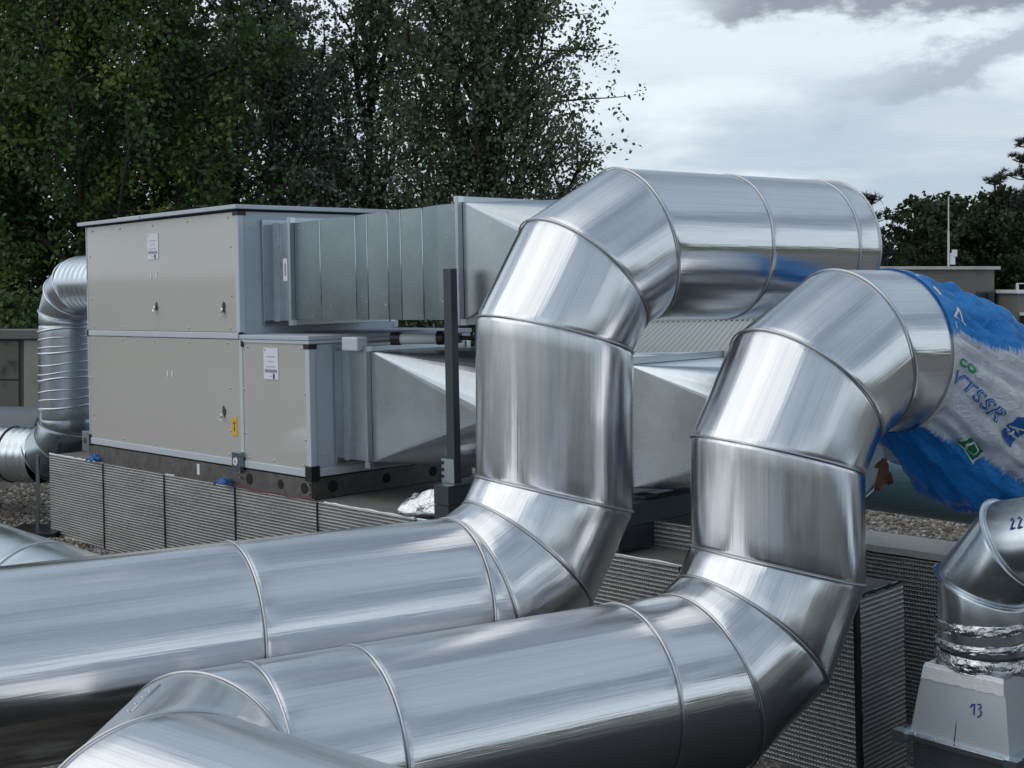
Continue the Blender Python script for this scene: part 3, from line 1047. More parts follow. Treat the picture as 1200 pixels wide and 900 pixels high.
def channel(p0, axis, L, wd, ht, t=.006):
    """C profile lying on its back edge; axis 'x' or 'z'"""
    mb = MB()
    x, y, z = p0
    if axis == 'x':
        mb.box((x, y, z), (x + L, y + t, z + ht))
        mb.box((x, y + t + .0003, z), (x + L, y + wd, z + t))
        mb.box((x, y + t + .0003, z + ht - t), (x + L, y + wd, z + ht))
    else:
        mb.box((x, y, z), (x + wd, y + t, z + L))
        mb.box((x, y + t + .0003, z), (x + t, y + ht, z + L))
        mb.box((x + wd - t, y + t + .0003, z), (x + wd, y + ht, z + L))
    return mb


bm1 = channel((-.05, -1.62, .012), 'x', 1.75, .14, .125).build('lower_beam', 'anthracite', fr)
bm2 = channel((-.05, -1.62, .142), 'x', 1.75, .14, .125).build('upper_beam', 'anthracite', fr)
for b_, z in ((bm1, .012), (bm2, .142)):
    MB().box((-.056, -1.622, z), (-.0505, -1.478, z + .125)).build('end_plate', 'anthracite', b_)
mb = MB()
mb.box((.055, -1.565, .27), (.062, -1.49, 1.70)).box((.0625, -1.5655, .27), (.11, -1.559, 1.70)).box((.0625, -1.496, .27), (.11, -1.49, 1.70))
pst = mb.build('post', 'anthracite', fr)
mb = MB().box((.048, -1.565, .27), (.0545, -1.44, .43))
br = mb.build('bracket', 'galvanised', fr)
for z in (.31, .355, .40):
    MB().cyl((.047, -1.452, z), (.044, -1.452, z), .012, n=12).build('bolt_hole', 'dark_gap', br)

fr2 = thing('steel_support', 'pair of dark steel beams under the large transition between the two tall elbows', 'steel frame', MU)
for z in (.02, .152):
    channel((.0, -3.05, z), 'x', 1.75, .14, .128).build('channel_beam', 'anthracite', fr2)
MB().box((.3, -3.0, .284), (.42, -2.2, .30)).build('cross_bar', 'anthracite', fr2)
MB().box((.9, -3.0, .284), (1.02, -2.2, .30)).build('cross_bar', 'anthracite', fr2)

# crumpled foil lying by the post
P = []
for i in range(26):
    row = []
    for j in range(30):
        a = math.pi * (.02 + .96 * i / 25)
        y = .30 * j / 29
        rr = .165 + .022 * mnoise.noise(Vector((a * 2.2, y * 9, 3.1))) + .012 * mnoise.noise(Vector((a * 7, y * 25, 1.7)))
        row.append((rr * math.cos(a) * .9, y + .03 * mnoise.noise(Vector((a * 3, 1, 1))), rr * math.sin(a) * 1.25 + .012 - .35 * y * (math.sin(a))))
    P.append(row)
cf = MB().grid(P).build('foil_offcut', 'crumpled_foil', None, True)
md = cf.modifiers.new('thick', 'SOLIDIFY')
md.thickness = .004
cf.matrix_world = MU @ Matrix.Translation((.22, -1.28, 0.0)) @ Matrix.Rotation(rad(20), 4, 'Z')
tag(cf, 'crumpled silver foil offcut lying on the ledge left of the steel post', 'foil scrap')

# sealant gun lying on the lower transition
sg = thing('sealant_gun', 'grey and black cartridge gun lying on top of the lower duct flange', 'tool', MU @ Matrix.Translation((.38, -.52, 1.165 + .04)) @ Matrix.Rotation(rad(-60), 4, 'Z') @ Matrix.Scale(1.2, 4))
MB().cyl((.06, 0, 0), (.30, 0, 0), .033, n=20).build('barrel', 'profile', sg, True, 40)
MB().cyl((0, 0, .002), (.06, 0, .002), .041, n=20).cyl((-.004, 0, .002), (-.0005, 0, .002), .030, n=20).build('end_collar', 'black_plastic', sg, True, 40)
MB().cyl((-.006, 0, .002), (-.0045, 0, .002), .018, n=16).build('plunger', 'white_paint', sg)
MB().cyl((.3, 0, .004), (.345, 0, .004), .043, n=20).box((.346, -.025, -.028), (.45, .025, .03)).build('handle', 'black_plastic', sg, True, 40)
MB().cyl((.45, 0, .004), (.60, 0, -.016), .013, .006, n=12).build('nozzle', 'black_plastic', sg, True, 40)
jb = MB().box((.16, -.385, 1.12), (.26, -.19, 1.225)).build('junction_box', 'profile', None, bevel=.012)
jb.matrix_world = MU
tag(jb, 'small white box fixed above the collar of the lower duct', 'junction box')

# ================================================================== THE BRIGHT ALUMINIUM DUCTS
c = .345
R1 = .40
# rear S-shaped duct
J0t = Vector((.215, 6.5, H(-.232)))
J0b = Vector((.215, 6.5, H(-1.035)))
upl = elbow(J0t, UP, D, c)
dnl = elbow(J0b, -UP, -D, c)
end = upl[-1]
beg = dnl[-1]
path = [beg - D * 6.2, beg - D * 4.0, beg - D * 1.22, beg - D * .12] + list(reversed(dnl)) + upl + [end + D * .66, end + D * 1.31, end + D * 1.47]
d1 = thing('aluminium_duct', 'tall rear S shaped duct of polished aluminium with its top run pointing right', 'ventilation duct', group=None)
d1.location = (0, 0, 0)
duct(d1, path, R1, seed=3)

# front S-shaped duct
K0t = Vector((1.238, 5.98, H(-.772)))
K0b = Vector((1.238, 5.98, H(-1.285)))
upl = elbow(K0t, UP, D, c)
dnl = elbow(K0b, -UP, -D, c)
kend, kbeg = upl[-1], dnl[-1]
ELB = kbeg - D * 2.27
u0 = -D
u3 = Vector((.80, -.60, 0)).normalized()
el = elbow(ELB, u0, u3, .42, 2)
front = [el[-1] + u3 * 2.6, el[-1] + u3 * 1.3]
path = front + list(reversed(el)) + [kbeg - D * 2.08, kbeg - D * 1.66, kbeg - D * .42] + list(reversed(dnl)) + upl + [kend + D * .32]
d2 = thing('aluminium_duct', 'front S shaped polished aluminium duct with a plastic bag over its upper end', 'ventilation duct')
duct(d2, path, R1, seed=8, cap=(True, True))
sdir_ = (el[1] - el[0]).normalized()
out_ = (UP * .93 - sdir_.cross(UP).normalized() * -.36).normalized()
pa_, pb_ = el[0].lerp(el[1], .12) + out_ * (R1 + .001), el[0].lerp(el[1], .80) + out_ * (R1 + .001)
MB().tube([pa_, pb_], .004, 6).build('lap_seam', 'bead', d2, True)
tan_ = sdir_.cross(out_).normalized()
for k in range(4):
    pr = pa_.lerp(pb_, .12 + .25 * k) + tan_ * .028
    mr = MB().sphere((0, 0, 0), .0065, 10, 6, (1, 1, 1)).build('rivet', 'bead', d2, True)
    mr.location = pr - out_ * .002
EBAG = kend + D * .32

# ================================================================== PLASTIC BAG
bag = thing('plastic_bag', 'blue and white plastic insulation bag pulled over the open end of the front duct', 'plastic bag')
NA, NS = 200, 100
BL = 1.2
side = D.cross(UP)          # points to the camera side (right-near)
P, UVB = [], []
for i in range(NA + 1):
    a = 2 * math.pi * i / NA        # 0 = top, going to the camera side
    row, uvr = [], []
    for k in range(NS + 1):
        s = k / NS
        Lx = BL * s
        t_ = Lx - .05
        cen = EBAG + D * t_ + UP * float(np.interp(t_, [-.05, .0, .2, .53, .85, 1.15], [0, 0, -.12, -.31, -.52, -.62]))
        r = float(np.interp(t_, [-.05, 0, .2, .4, .6, .85, 1.05, 1.15], [.409, .409, .445, .50, .515, .38, .24, .08]))
        low = max(0, -math.cos(a))
        r += .03 * low ** 2 * math.exp(-((t_ - .42) / .2) ** 2)
        fold = mnoise.noise(Vector((math.cos(a) * 4.2, math.sin(a) * 4.2, s * 1.6 + 4)))
        fold2 = mnoise.noise(Vector((math.cos(a) * 11 + s * 3, math.sin(a) * 11, s * 4 + 9)))
        cr = mnoise.noise(Vector((math.cos(a) * 7, math.sin(a) * 7, s * 13)))
        amp = min(1, s / .12) * (1 - .55 * math.exp(-((i / NA - .29) / .07) ** 2 - ((s - .13) / .13) ** 2))
        r += amp * (.060 * (abs(fold) * 1.7 - .35) + .034 * (abs(fold2) - .2) + .022 * cr + .03 * (abs(mnoise.noise(Vector((math.cos(a) * 2.6 + s * 5, math.sin(a) * 2.6 - s * 4, 2.2)))) - .2))
        p = cen + r * (math.cos(a) * UP + math.sin(a) * side)
        row.append(p)
        uvr.append((1 - abs(1 - i / NA * 2), s))
    P.append(row)
    UVB.append(uvr)
mbg = MB().grid(P)
# mouth hem
bo = mbg.build('bag_film', 'bag_film' if 'bag_film' in MATS else None, bag, True)
mat('bag_film', m_bag)
bo.data.materials.append(MATS['bag_film'])
uvl = bo.data.uv_layers.new(name='UV')
flat = np.array([q for r_ in UVB for q in r_])
idx = np.empty(len(bo.data.loops), dtype=np.int32)
bo.data.loops.foreach_get('vertex_index', idx)
uvl.data.foreach_set('uv', flat[idx].ravel())


def bag_surface(al, s, lift=.006):
    """point on the bag by angle (0..1 of a turn) and length"""
    i = al * NA
    k = s * NS
    i0, k0 = int(i) % NA, min(NS - 1, max(0, int(k)))
    fi, fk = i - int(i), k - k0
    a_ = P[i0][k0].lerp(P[i0 + 1][k0], fi)
    b_ = P[i0][k0 + 1].lerp(P[i0 + 1][k0 + 1], fi)
    p = a_.lerp(b_, fk)
    nrm_ = (P[i0 + 1][k0] - P[i0][k0]).cross(P[i0][k0 + 1] - P[i0][k0])
    nrm_.normalize()
    cdir = p - (EBAG + D * BL * s - UP * .35 * s)
    if nrm_.dot(cdir) < 0:
        nrm_ = -nrm_
    return p + nrm_ * lift


def bag_print(me2d, name, material, al, s, ang, parent, lift=.006, sub=True):
    """wrap flat print (x right = along the duct, y up) on the bag"""
    bm_v = []
    ca, sa = math.cos(ang), math.sin(ang)
    import bmesh
    bm = bmesh.new()
    bm.from_mesh(me2d)
    bmesh.ops.triangulate(bm, faces=bm.faces)
    for _ in range(2 if sub else 0):
        bmesh.ops.subdivide_edges(bm, edges=[e for e in bm.edges if e.calc_length() > .012], cuts=1)
        bmesh.ops.triangulate(bm, faces=bm.faces)
    for v in bm.verts:
        x, y = v.co.x, v.co.y
        X, Y = x * ca - y * sa, x * sa + y * ca
        v.co = bag_surface(al - Y / (2 * math.pi * .46), max(0.001, min(.999, s + X / BL)), lift)
    me = bpy.data.meshes.new(name)
    bm.to_mesh(me)
    bm.free()
    me.materials.clear()
    me.materials.append(MATS[material])
    me.polygons.foreach_set('use_smooth', [True] * len(me.polygons))
    o_ = bpy.data.objects.new(name, me)
    C.objects.link(o_)
    o_.parent = parent
    return o_


def ring_mesh(pts, wd):
    """outline stroke along a closed 2-D polygon"""
    mb = MB()
    n = len(pts)
    for i in range(n):
        a, b = Vector((*pts[i], 0)), Vector((*pts[(i + 1) % n], 0))
        t = (b - a).normalized()
        nn = Vector((-t.y, t.x, 0)) * wd / 2
        mb.poly([a - nn - t * wd / 2, b - nn + t * wd / 2, b + nn + t * wd / 2, a + nn - t * wd / 2])
    return mb.mesh('outline', None)


AN = rad(-8)
# the side facing the camera is al ~ .25
bag_print(text_mesh('VTSSR', .10, bold=.003, shear=.3), 'lettering', 'bag_blue_print', .30, .125, AN, bo, .004)
bag_print(text_mesh('VTSSR', .10, bold=-.0032, shear=.3), 'lettering', 'bag_white_print', .30, .125, AN, bo, .008)
bag_print(text_mesh('CO', .055, bold=.003, shear=.2), 'lettering', 'bag_green_print', .265, .062, rad(0), bo, .005)
bag_print(text_mesh('®', .025), 'lettering', 'bag_green_print', .262, .105, rad(0), bo, .005)
# white A emblem on the blue top
bag_print(ring_mesh([(-.025, -.035), (.03, -.03), (-.005, .045)], .012), 'emblem', 'bag_white_print', .17, .07, rad(-20), bo, .006)
q = MB().poly([(-.06, -.045, 0), (.07, -.05, 0), (.06, .05, 0), (-.04, .045, 0)]).mesh('q', None)
bag_print(q, 'green_label', 'bag_green_print', .385, .22, rad(-15), bo, .006)
bag_print(ring_mesh([(-.06, -.045), (.07, -.05), (.06, .05), (-.04, .045)], .008), 'label_border', 'bag_white_print', .385, .22, rad(-15), bo, .010)
bag_print(ring_mesh([(-.03, -.01), (0, -.025), (.04, -.01), (.03, .015), (-.01, .02)], .008), 'label_emblem', 'bag_white_print', .385, .22, rad(-15), bo, .010)
q = MB().poly([(-.05, -.02, 0), (.06, -.025, 0), (.05, .03, 0), (-.05, .02, 0)]).mesh('q', None)
bag_print(q, 'green_label', 'bag_green_print', .13, .60, rad(-60), bo, .006)
bag_print(ring_mesh([(-.02, -.01), (.03, -.012), (.02, .012)], .008), 'label_border', 'bag_white_print', .13, .60, rad(-60), bo, .010)
q = MB().poly([(-.035, -.075, 0), (.03, -.08, 0), (.045, .06, 0), (.0, .085, 0), (-.045, .05, 0)]).mesh('q', None)
bag_print(q, 'blue_panel', 'bag_blue_print', .31, .32, rad(-10), bo, .006)
bag_print(text_mesh('K', .09), 'lettering', 'bag_white_print', .31, .32, rad(-70), bo, .010)

# second bag, lying further back on the right
r2 = thing('plastic_bag', 'second blue and white plastic bag bunched behind the right edge of the bagged duct', 'plastic bag')
Q = []
for i in range(33):
    a = 2 * math.pi * i / 32
    row = []
    for k in range(17):
        th = math.pi * k / 16
        v = Vector((math.sin(th) * math.cos(a), math.sin(th) * math.sin(a), math.cos(th)))
        rr = .38 + .09 * mnoise.noise(v * 2.3 + Vector((5, 1, 0))) + .03 * mnoise.noise(v * 8)
        row.append(Vector((3.06, 7.36, H(-.66))) + Vector((v.x * rr * 1.05, v.y * rr, v.z * rr * .62)))
    Q.append(row)
b2 = MB().grid(Q).build('bag_film', 'bag_film', r2, True)
uvl = b2.data.uv_layers.new(name='UV')
fl = np.array([(abs(math.sin(i * .45 + k * .9)) * .9, k / 16 * .6) for i in range(33) for k in range(17)])
idx = np.empty(len(b2.data.loops), dtype=np.int32)
b2.data.loops.foreach_get('vertex_index', idx)
uvl.data.foreach_set('uv', fl[idx].ravel())

# ================================================================== RIGHT: GALVANISED HOOD
Mh = Matrix.Translation((2.17, 5.9, 0)) @ Matrix.Rotation(rad(44), 4, 'Z')
hd = thing('galvanised_hood', 'tapered galvanised hood with a round elbow and handwritten blue numbers', 'duct hood', Mh)
hb = .235
zb = H(-2.03)
zt = H(-1.72)
rh = .20
MB().box((-hb + .01, -hb + .01, .02), (hb - .01, hb - .01, zb - .03)).build('lower_box', 'galvanised', hd)
mb = MB()
mb.box((-hb - .04, -hb - .04, zb - .035), (hb + .04, hb + .04, zb - .004))
fl_ = mb.build('flange', 'galvanised', hd, bevel=.004)
for sx in (-1, 1):
    for sy in (-1, 1):
        MB().box((sx * (hb + .03) - .03, sy * (hb + .03) - .03, zb - .05), (sx * (hb + .03) + .03, sy * (hb + .03) + .03, zb + .004)).build('flange_corner', 'galvanised_bright', fl_)
for k in range(5):
    MB().sphere((-hb - .02, -.2 + k * .1, zb - .004), .007, 8, 5).build('rivet', 'bead', fl_, True)
# tapered hood, four sheets
tp = .205
cb = [(-hb, -hb), (hb, -hb), (hb, hb), (-hb, hb)]
ct = [(-tp * .93, -tp * .93), (tp * .93, -tp * .93), (tp * .93, tp * .93), (-tp * .93, tp * .93)]
for k in range(4):
    a, b = cb[k], cb[(k + 1) % 4]
    a2, b2_ = ct[k], ct[(k + 1) % 4]
    MB().box((0, 0, 0), (0, 0, 0))
    MB().poly([(*a, zb - .006), (*b, zb - .006), (*b2_, zt), (*a2, zt)]).build('hood_sheet', 'galvanised_matt', hd)
MB().poly([(*q, zt - .001) for q in ct]).build('hood_top', 'galvanised', hd)
# fold line and tape on the camera-side sheet (u = -hb)
MB().tube([(-hb - .001, .02, zb), (-tp * .93 - .001, .01, zt - .06)], .0022, 5).build('sheet_joint', 'dark_gap', hd)
x_t = -tp * .93 - .006
mb = MB()
Pt = []
for i in range(24):
    y = -tp + 2 * tp * i / 23
    Pt.append([(x_t + .012, y * .90, zt + .006), (x_t - .002, y * .93, zt - .012 + random.uniform(-.002, .002)), (x_t - .010, y * .96, zt - .062 + random.uniform(-.006, .003))])
mb.grid([list(reversed(r_)) for r_ in Pt])
mb.build('foil_tape', 'foil_tape', hd)
# round vertical section, elbow towards the right front
pe = elbow((0, 0, H(-1.36)), UP, (-.08, -1, .28), .27, 2)
duct(hd, [(0, 0, zt - .02), (0, 0, zt + .06)] + pe + [pe[-1] + Vector((-.08, -1, .28)).normalized() * .5, pe[-1] + Vector((-.08, -1, .28)).normalized() * 1.6], rh, 'galvanised_bright', 'duct_segment', 72,
     bead=.006, flange=.010, bead_at=(2, 3, 4), seed=5, wav=1.2, bead_mat='galvanised_bright')
# crumpled tape wrapped round the vertical section
for zc_, wd_, sd_ in ((zt + .04, .07, 1), (zt + .115, .035, 2), (zt + .19, .05, 3)):
    Pw = []
    for i in range(73):
        a = 2 * math.pi * (i % 72) / 72
        row = []
        for j in range(9):
            z = zc_ + wd_ * (j / 8 - .5) + .012 * math.sin(a + sd_)
            bul = .003 + .008 * math.sin(math.pi * j / 8) + .014 * mnoise.noise(Vector((math.cos(a) * 6, math.sin(a) * 6, j * .7 + sd_ * 5)))
            row.append(((rh + bul) * math.cos(a), (rh + bul) * math.sin(a), z))
        Pw.append(row)
    MB().grid(Pw).build('tape_wrap', 'crumpled_foil', hd, True)


def handwriting(parent, strokes, origin, ex, ey, r, material='marker_blue', name='handwriting'):
    mb_ = MB()
    for st_ in strokes:
        mb_.tube([Vector(origin) + Vector(ex) * p_[0] + Vector(ey) * p_[1] for p_ in st_], r, 5)
    return mb_.build(name, material, parent)


g1 = [[(-.9, .2), (-.6, .75), (-.35, .8), (-.35, -.8)], [(.1, .8), (.45, 1.0), (.65, .6), (.3, .2), (.65, .05), (.7, -.5), (.2, -1.0)]]
slope = Vector((hb - tp * .93, 0, zt - zb)).normalized()
handwriting(hd, g1, (-hb + (hb - tp * .93) * .5 - .004, -.075, lerp(zb, zt, .52)), (0, -.032, 0), slope * .03, .0026)
g2 = [[(-.9, .5), (-.6, .9), (-.4, .5), (-.8, -.7), (-.9, -.8), (-.2, -.6)], [(.2, .6), (.5, .9), (.75, .5), (.3, -.7), (.2, -.8), (.9, -.6)]]
tdir = Vector((-.08, -1, .28)).normalized()
c_loc = Mh.inverted() @ Vector((0, 0, EYE))
hand_c = pe[-1] + tdir * .13
to_c = c_loc - hand_c
to_c = (to_c - tdir * to_c.dot(tdir)).normalized()
vv = tdir.cross(to_c).normalized()
vv = -vv if vv.z < 0 else vv
outw = (to_c * .9 + vv * .43).normalized()
vt = (vv * .9 - to_c * .43).normalized()
handwriting(hd, g2, hand_c + outw * (rh + .003), tdir * .032, vt * .032, .0026)

# galvanised round duct behind, on the right; its teal paints in shade and reflection
td = thing('round_duct', 'galvanised round duct tinted dark blue grey for shade, running low behind the bagged duct', 'ventilation duct')
bdir = Vector((.72, -.695, -.012)).normalized()
o0 = Vector((3.2, 10.0, H(-1.46)))
duct(td, [o0 - bdir * 2.2, o0 - bdir * .2 + bdir * .9, o0 + bdir * 2.6], .31, 'shade_tinted_galv', 'duct_segment', 72, bead=.006, cap=(True, True), seed=2, bead_mat='shade_tinted_galv')
for t_ in (-1.6, 2.0):
    pz = o0 + bdir * t_
    MB().box((pz.x - .2, pz.y - .05, .0), (pz.x + .2, pz.y + .05, pz.z - .31)).build('support_leg', 'anthracite', td)
# brown withered leaf caught on it
P = []
for i in range(9):
    row = []
    for j in range(7):
        u, v = i / 8, j / 6 - .5
        wd = math.sin(math.pi * min(1, u * .9 + .08)) * .12
        row.append(Vector((u * .18 - .05, v * wd + .03 * math.sin(u * 9), -u * .14 + .05 * mnoise.noise(Vector((u * 5, v * 7, 2))) + abs(v) * .05)))
    P.append(row)
lf = MB().grid(P).build('brown_paper_scrap', 'dead_leaf', None, True)
lf.location = EBAG + Vector((-.02, .12, -.62))
lf.rotation_euler = (rad(75), rad(35), rad(10))
md = lf.modifiers.new('thick', 'SOLIDIFY')
md.thickness = .004
tag(lf, 'brown crumpled scrap hanging under the blue plastic bag', 'scrap')

# ================================================================== LEFT: GALVANISED PIPES
lp = thing('galvanised_pipe', 'galvanised pipe elbowing down beside the far end of the air handler', 'ventilation pipe')
w0 = MU @ Vector((.35, V2 - .01, 1.70))
w1 = MU @ Vector((.35, 4.50, 1.70))
bd = (w1 - w0).normalized()
e_top = elbow(w1, bd, -UP, .22, 3)
zlow = 1.02
e_bot0 = Vector((e_top[-1].x, e_top[-1].y, zlow))
ld = Vector((-.95, .31, 0)).normalized()
e_bot = elbow(e_bot0, -UP, ld, .22, 3)
duct(lp, [w0, w1], .285, 'galvanised_bright', 'spiral_section', 72, bead=.006, spiral=.11, cap=(False, False), bead_at=(), wav=.4)
duct(lp, e_top + [e_top[-1] - UP * .12], .285, 'galvanised', 'elbow_segment', 72, bead=.006, bead_at=(0, 1, 2), cap=(False, False), flange=.006, bead_mat='galvanised_bright')
duct(lp, [e_top[-1] - UP * .12, e_bot0 + UP * .1], .285, 'galvanised', 'pipe_section', 72, bead=.006, bead_at=(), cap=(False, False), wav=1.6)
duct(lp, [e_bot0 + UP * .1] + e_bot, .285, 'galvanised_dull', 'elbow_segment', 72, bead=.006, bead_at=(1, 2, 3), cap=(False, False), flange=.006, bead_mat='galvanised')
duct(lp, [e_bot[-1], e_bot[-1] + ld * .36], .285, 'galvanised_bright', 'spiral_section', 72, spiral=.085, bead=.012, bead_at=(1,), cap=(False, False), wav=.4, bead_mat='black_plastic')
duct(lp, [e_bot[-1] + ld * .36, e_bot[-1] + ld * 2.6], .285, 'galvanised_bright', 'spiral_section', 72, spiral=.085, bead_at=(), cap=(False, True), wav=.4)
# film wrapped in a spiral round the vertical part
za, zb_ = e_top[-1].z - .16, e_bot0.z + .22
for k in range(10):
    pts = []
    zz = lerp(za, zb_, k / 9.0)
    if k in (3, 6):
        zz += .03
    for i in range(49):
        a = 2 * math.pi * i / 48
        pts.append((e_bot0.x + .289 * math.cos(a), e_bot0.y + .289 * math.sin(a), zz + .03 * math.cos(a + .3) + .006 * math.sin(3 * a + k)))
    MB().tube(pts, .009 if k % 3 else .013, 6).build('spiral_rib', 'galvanised_bright', lp, True)

bg_d = thing('round_duct', 'wide dull grey duct lying behind the thin pipe at the left edge', 'ventilation duct')
s0 = Vector((-5.2, 14.1, 0.80))
duct(bg_d, [s0 + Vector((.1, .0, 0)), s0 + Vector((-.5, .1, 0)), s0 + Vector((-3.5, .6, 0))], .36, 'grey_wrap', 'duct_segment', 64, bead=.006, cap=(True, True), seed=12, bead_mat='grey_wrap')
sp = thing('pipe_support', 'thin grey pipe support with a black rubber pad on the gravel at left', 'pipe support')
MB().box((-4.80, 12.9, .06), (-4.77, 12.93, .78)).build('rod', 'galvanised_dull', sp)
MB().box((-5.02, 12.6, .0), (-4.5, 13.1, .06)).build('rubber_pad', 'black_plastic', sp, bevel=.01)

# galvanised duct crossing low at the left edge
ll = thing('galvanised_duct', 'low wet galvanised duct at the left between rear duct and foil boards', 'ventilation duct')
bdl = Vector((.70, -.714, 0)).normalized()
q0 = Vector((-2.72, 7.62, 0.50))
el_l = elbow(q0 + bdl * .35, bdl, Vector((.3, -.2, -1)), .28, 3)
duct(ll, [q0 - bdl * 4, q0 - bdl * 1.4, q0 - bdl * .18] + el_l, .42, 'galvanised_bright', 'duct_segment', 96, bead=.007, cap=(True, True), seed=21)

# ================================================================== CORRUGATED CANOPY UNIT BEHIND
cu = thing('corrugated_canopy', 'pale ribbed metal canopy roof seen between the two tall ducts', 'canopy')
S = 1.15
N0 = Vector((.50, 8.6, -.445)) * S + Vector((0, 0, EYE))
ev = Vector((.954, -.3, .03))
rv = Vector((.3, .954, .145))
LE, LR = 1.20, 1.50
nz = ev.cross(rv).normalized()
nrib = 26
P = []
for i in range(nrib * 4 + 1):
    u = i / (nrib * 4) * LE
    hgt = [0, .014, .014, 0][i % 4]
    P.append([N0 + ev * u + rv * (LR * k / 3) + nz * hgt for k in range(4)])
MB().grid(P).build('ribbed_sheet', 'corrugated', cu)
loc = Matrix((( ev.x, rv.x, nz.x, N0.x), (ev.y, rv.y, nz.y, N0.y), (ev.z, rv.z, nz.z, N0.z), (0, 0, 0, 1)))
MB().box((-.02, -.03, -.015), (LE + .02, .02, .018), loc).build('eaves_trim', 'white_paint', cu)
MB().box((0, -.02, -.075), (LE, .03, -.017), loc).build('gutter', 'anthracite', cu)
MB().box((.02, LR - .01, .012), (LE - .06, LR + .12, .05), loc).build('ridge_flashing', 'corrugated', cu)
MB().box((.05, .06, -1.25), (LE - .05, LR - .05, -.08), loc).build('body', 'panel_grey', cu)

# ================================================================== BACK LEFT WALL
bw = thing('roof_wall', 'mossy concrete roof wall with a pale panel at the far left', 'wall')
Yw = 16.5
MB().box((-16, Yw, .0), (-4.0, Yw + .3, 1.82)).build('wall_core', 'concrete_grey', bw)
for x in range(6):
    xx = -15.9 + x * 1.6
    if xx > -6.6:
        continue
    MB().box((xx, Yw - .05, 1.30), (xx + 1.56, Yw - .002, 1.80)).build('concrete_panel', 'concrete_mossy', bw, bevel=.01)
    MB().box((xx, Yw - .045, .72), (xx + 1.56, Yw - .002, 1.285)).build('concrete_panel', 'concrete_mossy', bw, bevel=.01)
MB().box((-6.27, Yw - .06, .90), (-5.2, Yw - .001, 1.81)).build('plaster_panel', 'plaster_tan', bw, bevel=.01)
MB().box((-16, Yw - .12, 1.822), (-3.95, Yw + .4, 1.94)).build('coping', 'concrete_grey', bw, bevel=.01)
MB().box((-16, Yw - .16, .66), (-6.3, Yw - .05, .74)).build('ledge', 'concrete_light', bw)
MB().box((-6.25, Yw - .13, .80), (-5.2, Yw - .05, .88)).build('ledge', 'concrete_light', bw)

# ================================================================== RIGHT BACKGROUND BUILDINGS
ph = thing('rooftop_building', 'low grey concrete rooftop block with a light coping behind the bag', 'building')
MB().box((5.2, 28, .0), (10.55, 33, 2.90)).build('wall', 'concrete_grey', ph)
MB().box((5.1, 27.9, 2.902), (10.65, 33.1, 2.97)).build('coping', 'concrete_light', ph)
wn = MB().box((10.15, 27.95, 2.0), (10.5, 27.998, 2.42)).build('window', 'anthracite', ph)
MB().box((10.19, 27.94, 2.04), (10.40, 27.949, 2.38)).build('pane', 'glass', wn)
wg = thing('rooftop_building', 'lower grey wing with a white parapet line at the right edge', 'building')
MB().box((10.66, 27, .0), (16, 33, 2.38)).build('wall', 'concrete_grey', wg)
MB().box((10.60, 26.9, 2.382), (16, 33, 2.46)).build('parapet', 'white_paint', wg)
hh = MB()
hh.box((10.62, 26.92, 2.462), (10.66, 26.98, 2.58)).box((10.80, 26.92, 2.462), (10.84, 26.98, 2.58)).box((10.62, 26.93, 2.581), (10.84, 26.97, 2.60))
hh.build('rail_bracket', 'white_paint', wg)
MB().box((10.7, 26.6, 1.92), (16, 26.99, 1.98)).build('ledge', 'white_paint', wg)
MB().box((10.7, 26.8, 1.72), (16, 26.99, 1.918)).build('dark_strip', 'dark_gap', wg)
an = thing('roof_terrace', 'raised beige flat roof in front of the grey wing at the right edge', 'flat roof')
MB().box((8.5, 17.5, .0), (16, 26.55, 1.66)).build('base', 'concrete_grey', an)
for k in range(4):
    MB().box((8.45, 17.4 + k * 2.3, 1.662), (16, 19.68 + k * 2.3, 1.70)).build('roof_slab', 'roof_beige', an)
ms = thing('mast', 'thin pale mast rising from the grey rooftop block', 'mast')
MB().cyl((9.72, 28.5, 2.97), (9.72, 28.5, 3.75), .024, n=10).build('lower_tube', 'profile', ms)
MB().cyl((9.72, 28.5, 3.75), (9.72, 28.5, 4.53), .015, n=10).build('upper_tube', 'profile', ms)
MB().box((9.76, 28.47, 3.02), (9.86, 28.53, 3.28)).box((9.80, 28.46, 3.2), (9.9, 28.52, 3.35)).build('sensor', 'white_paint', ms)


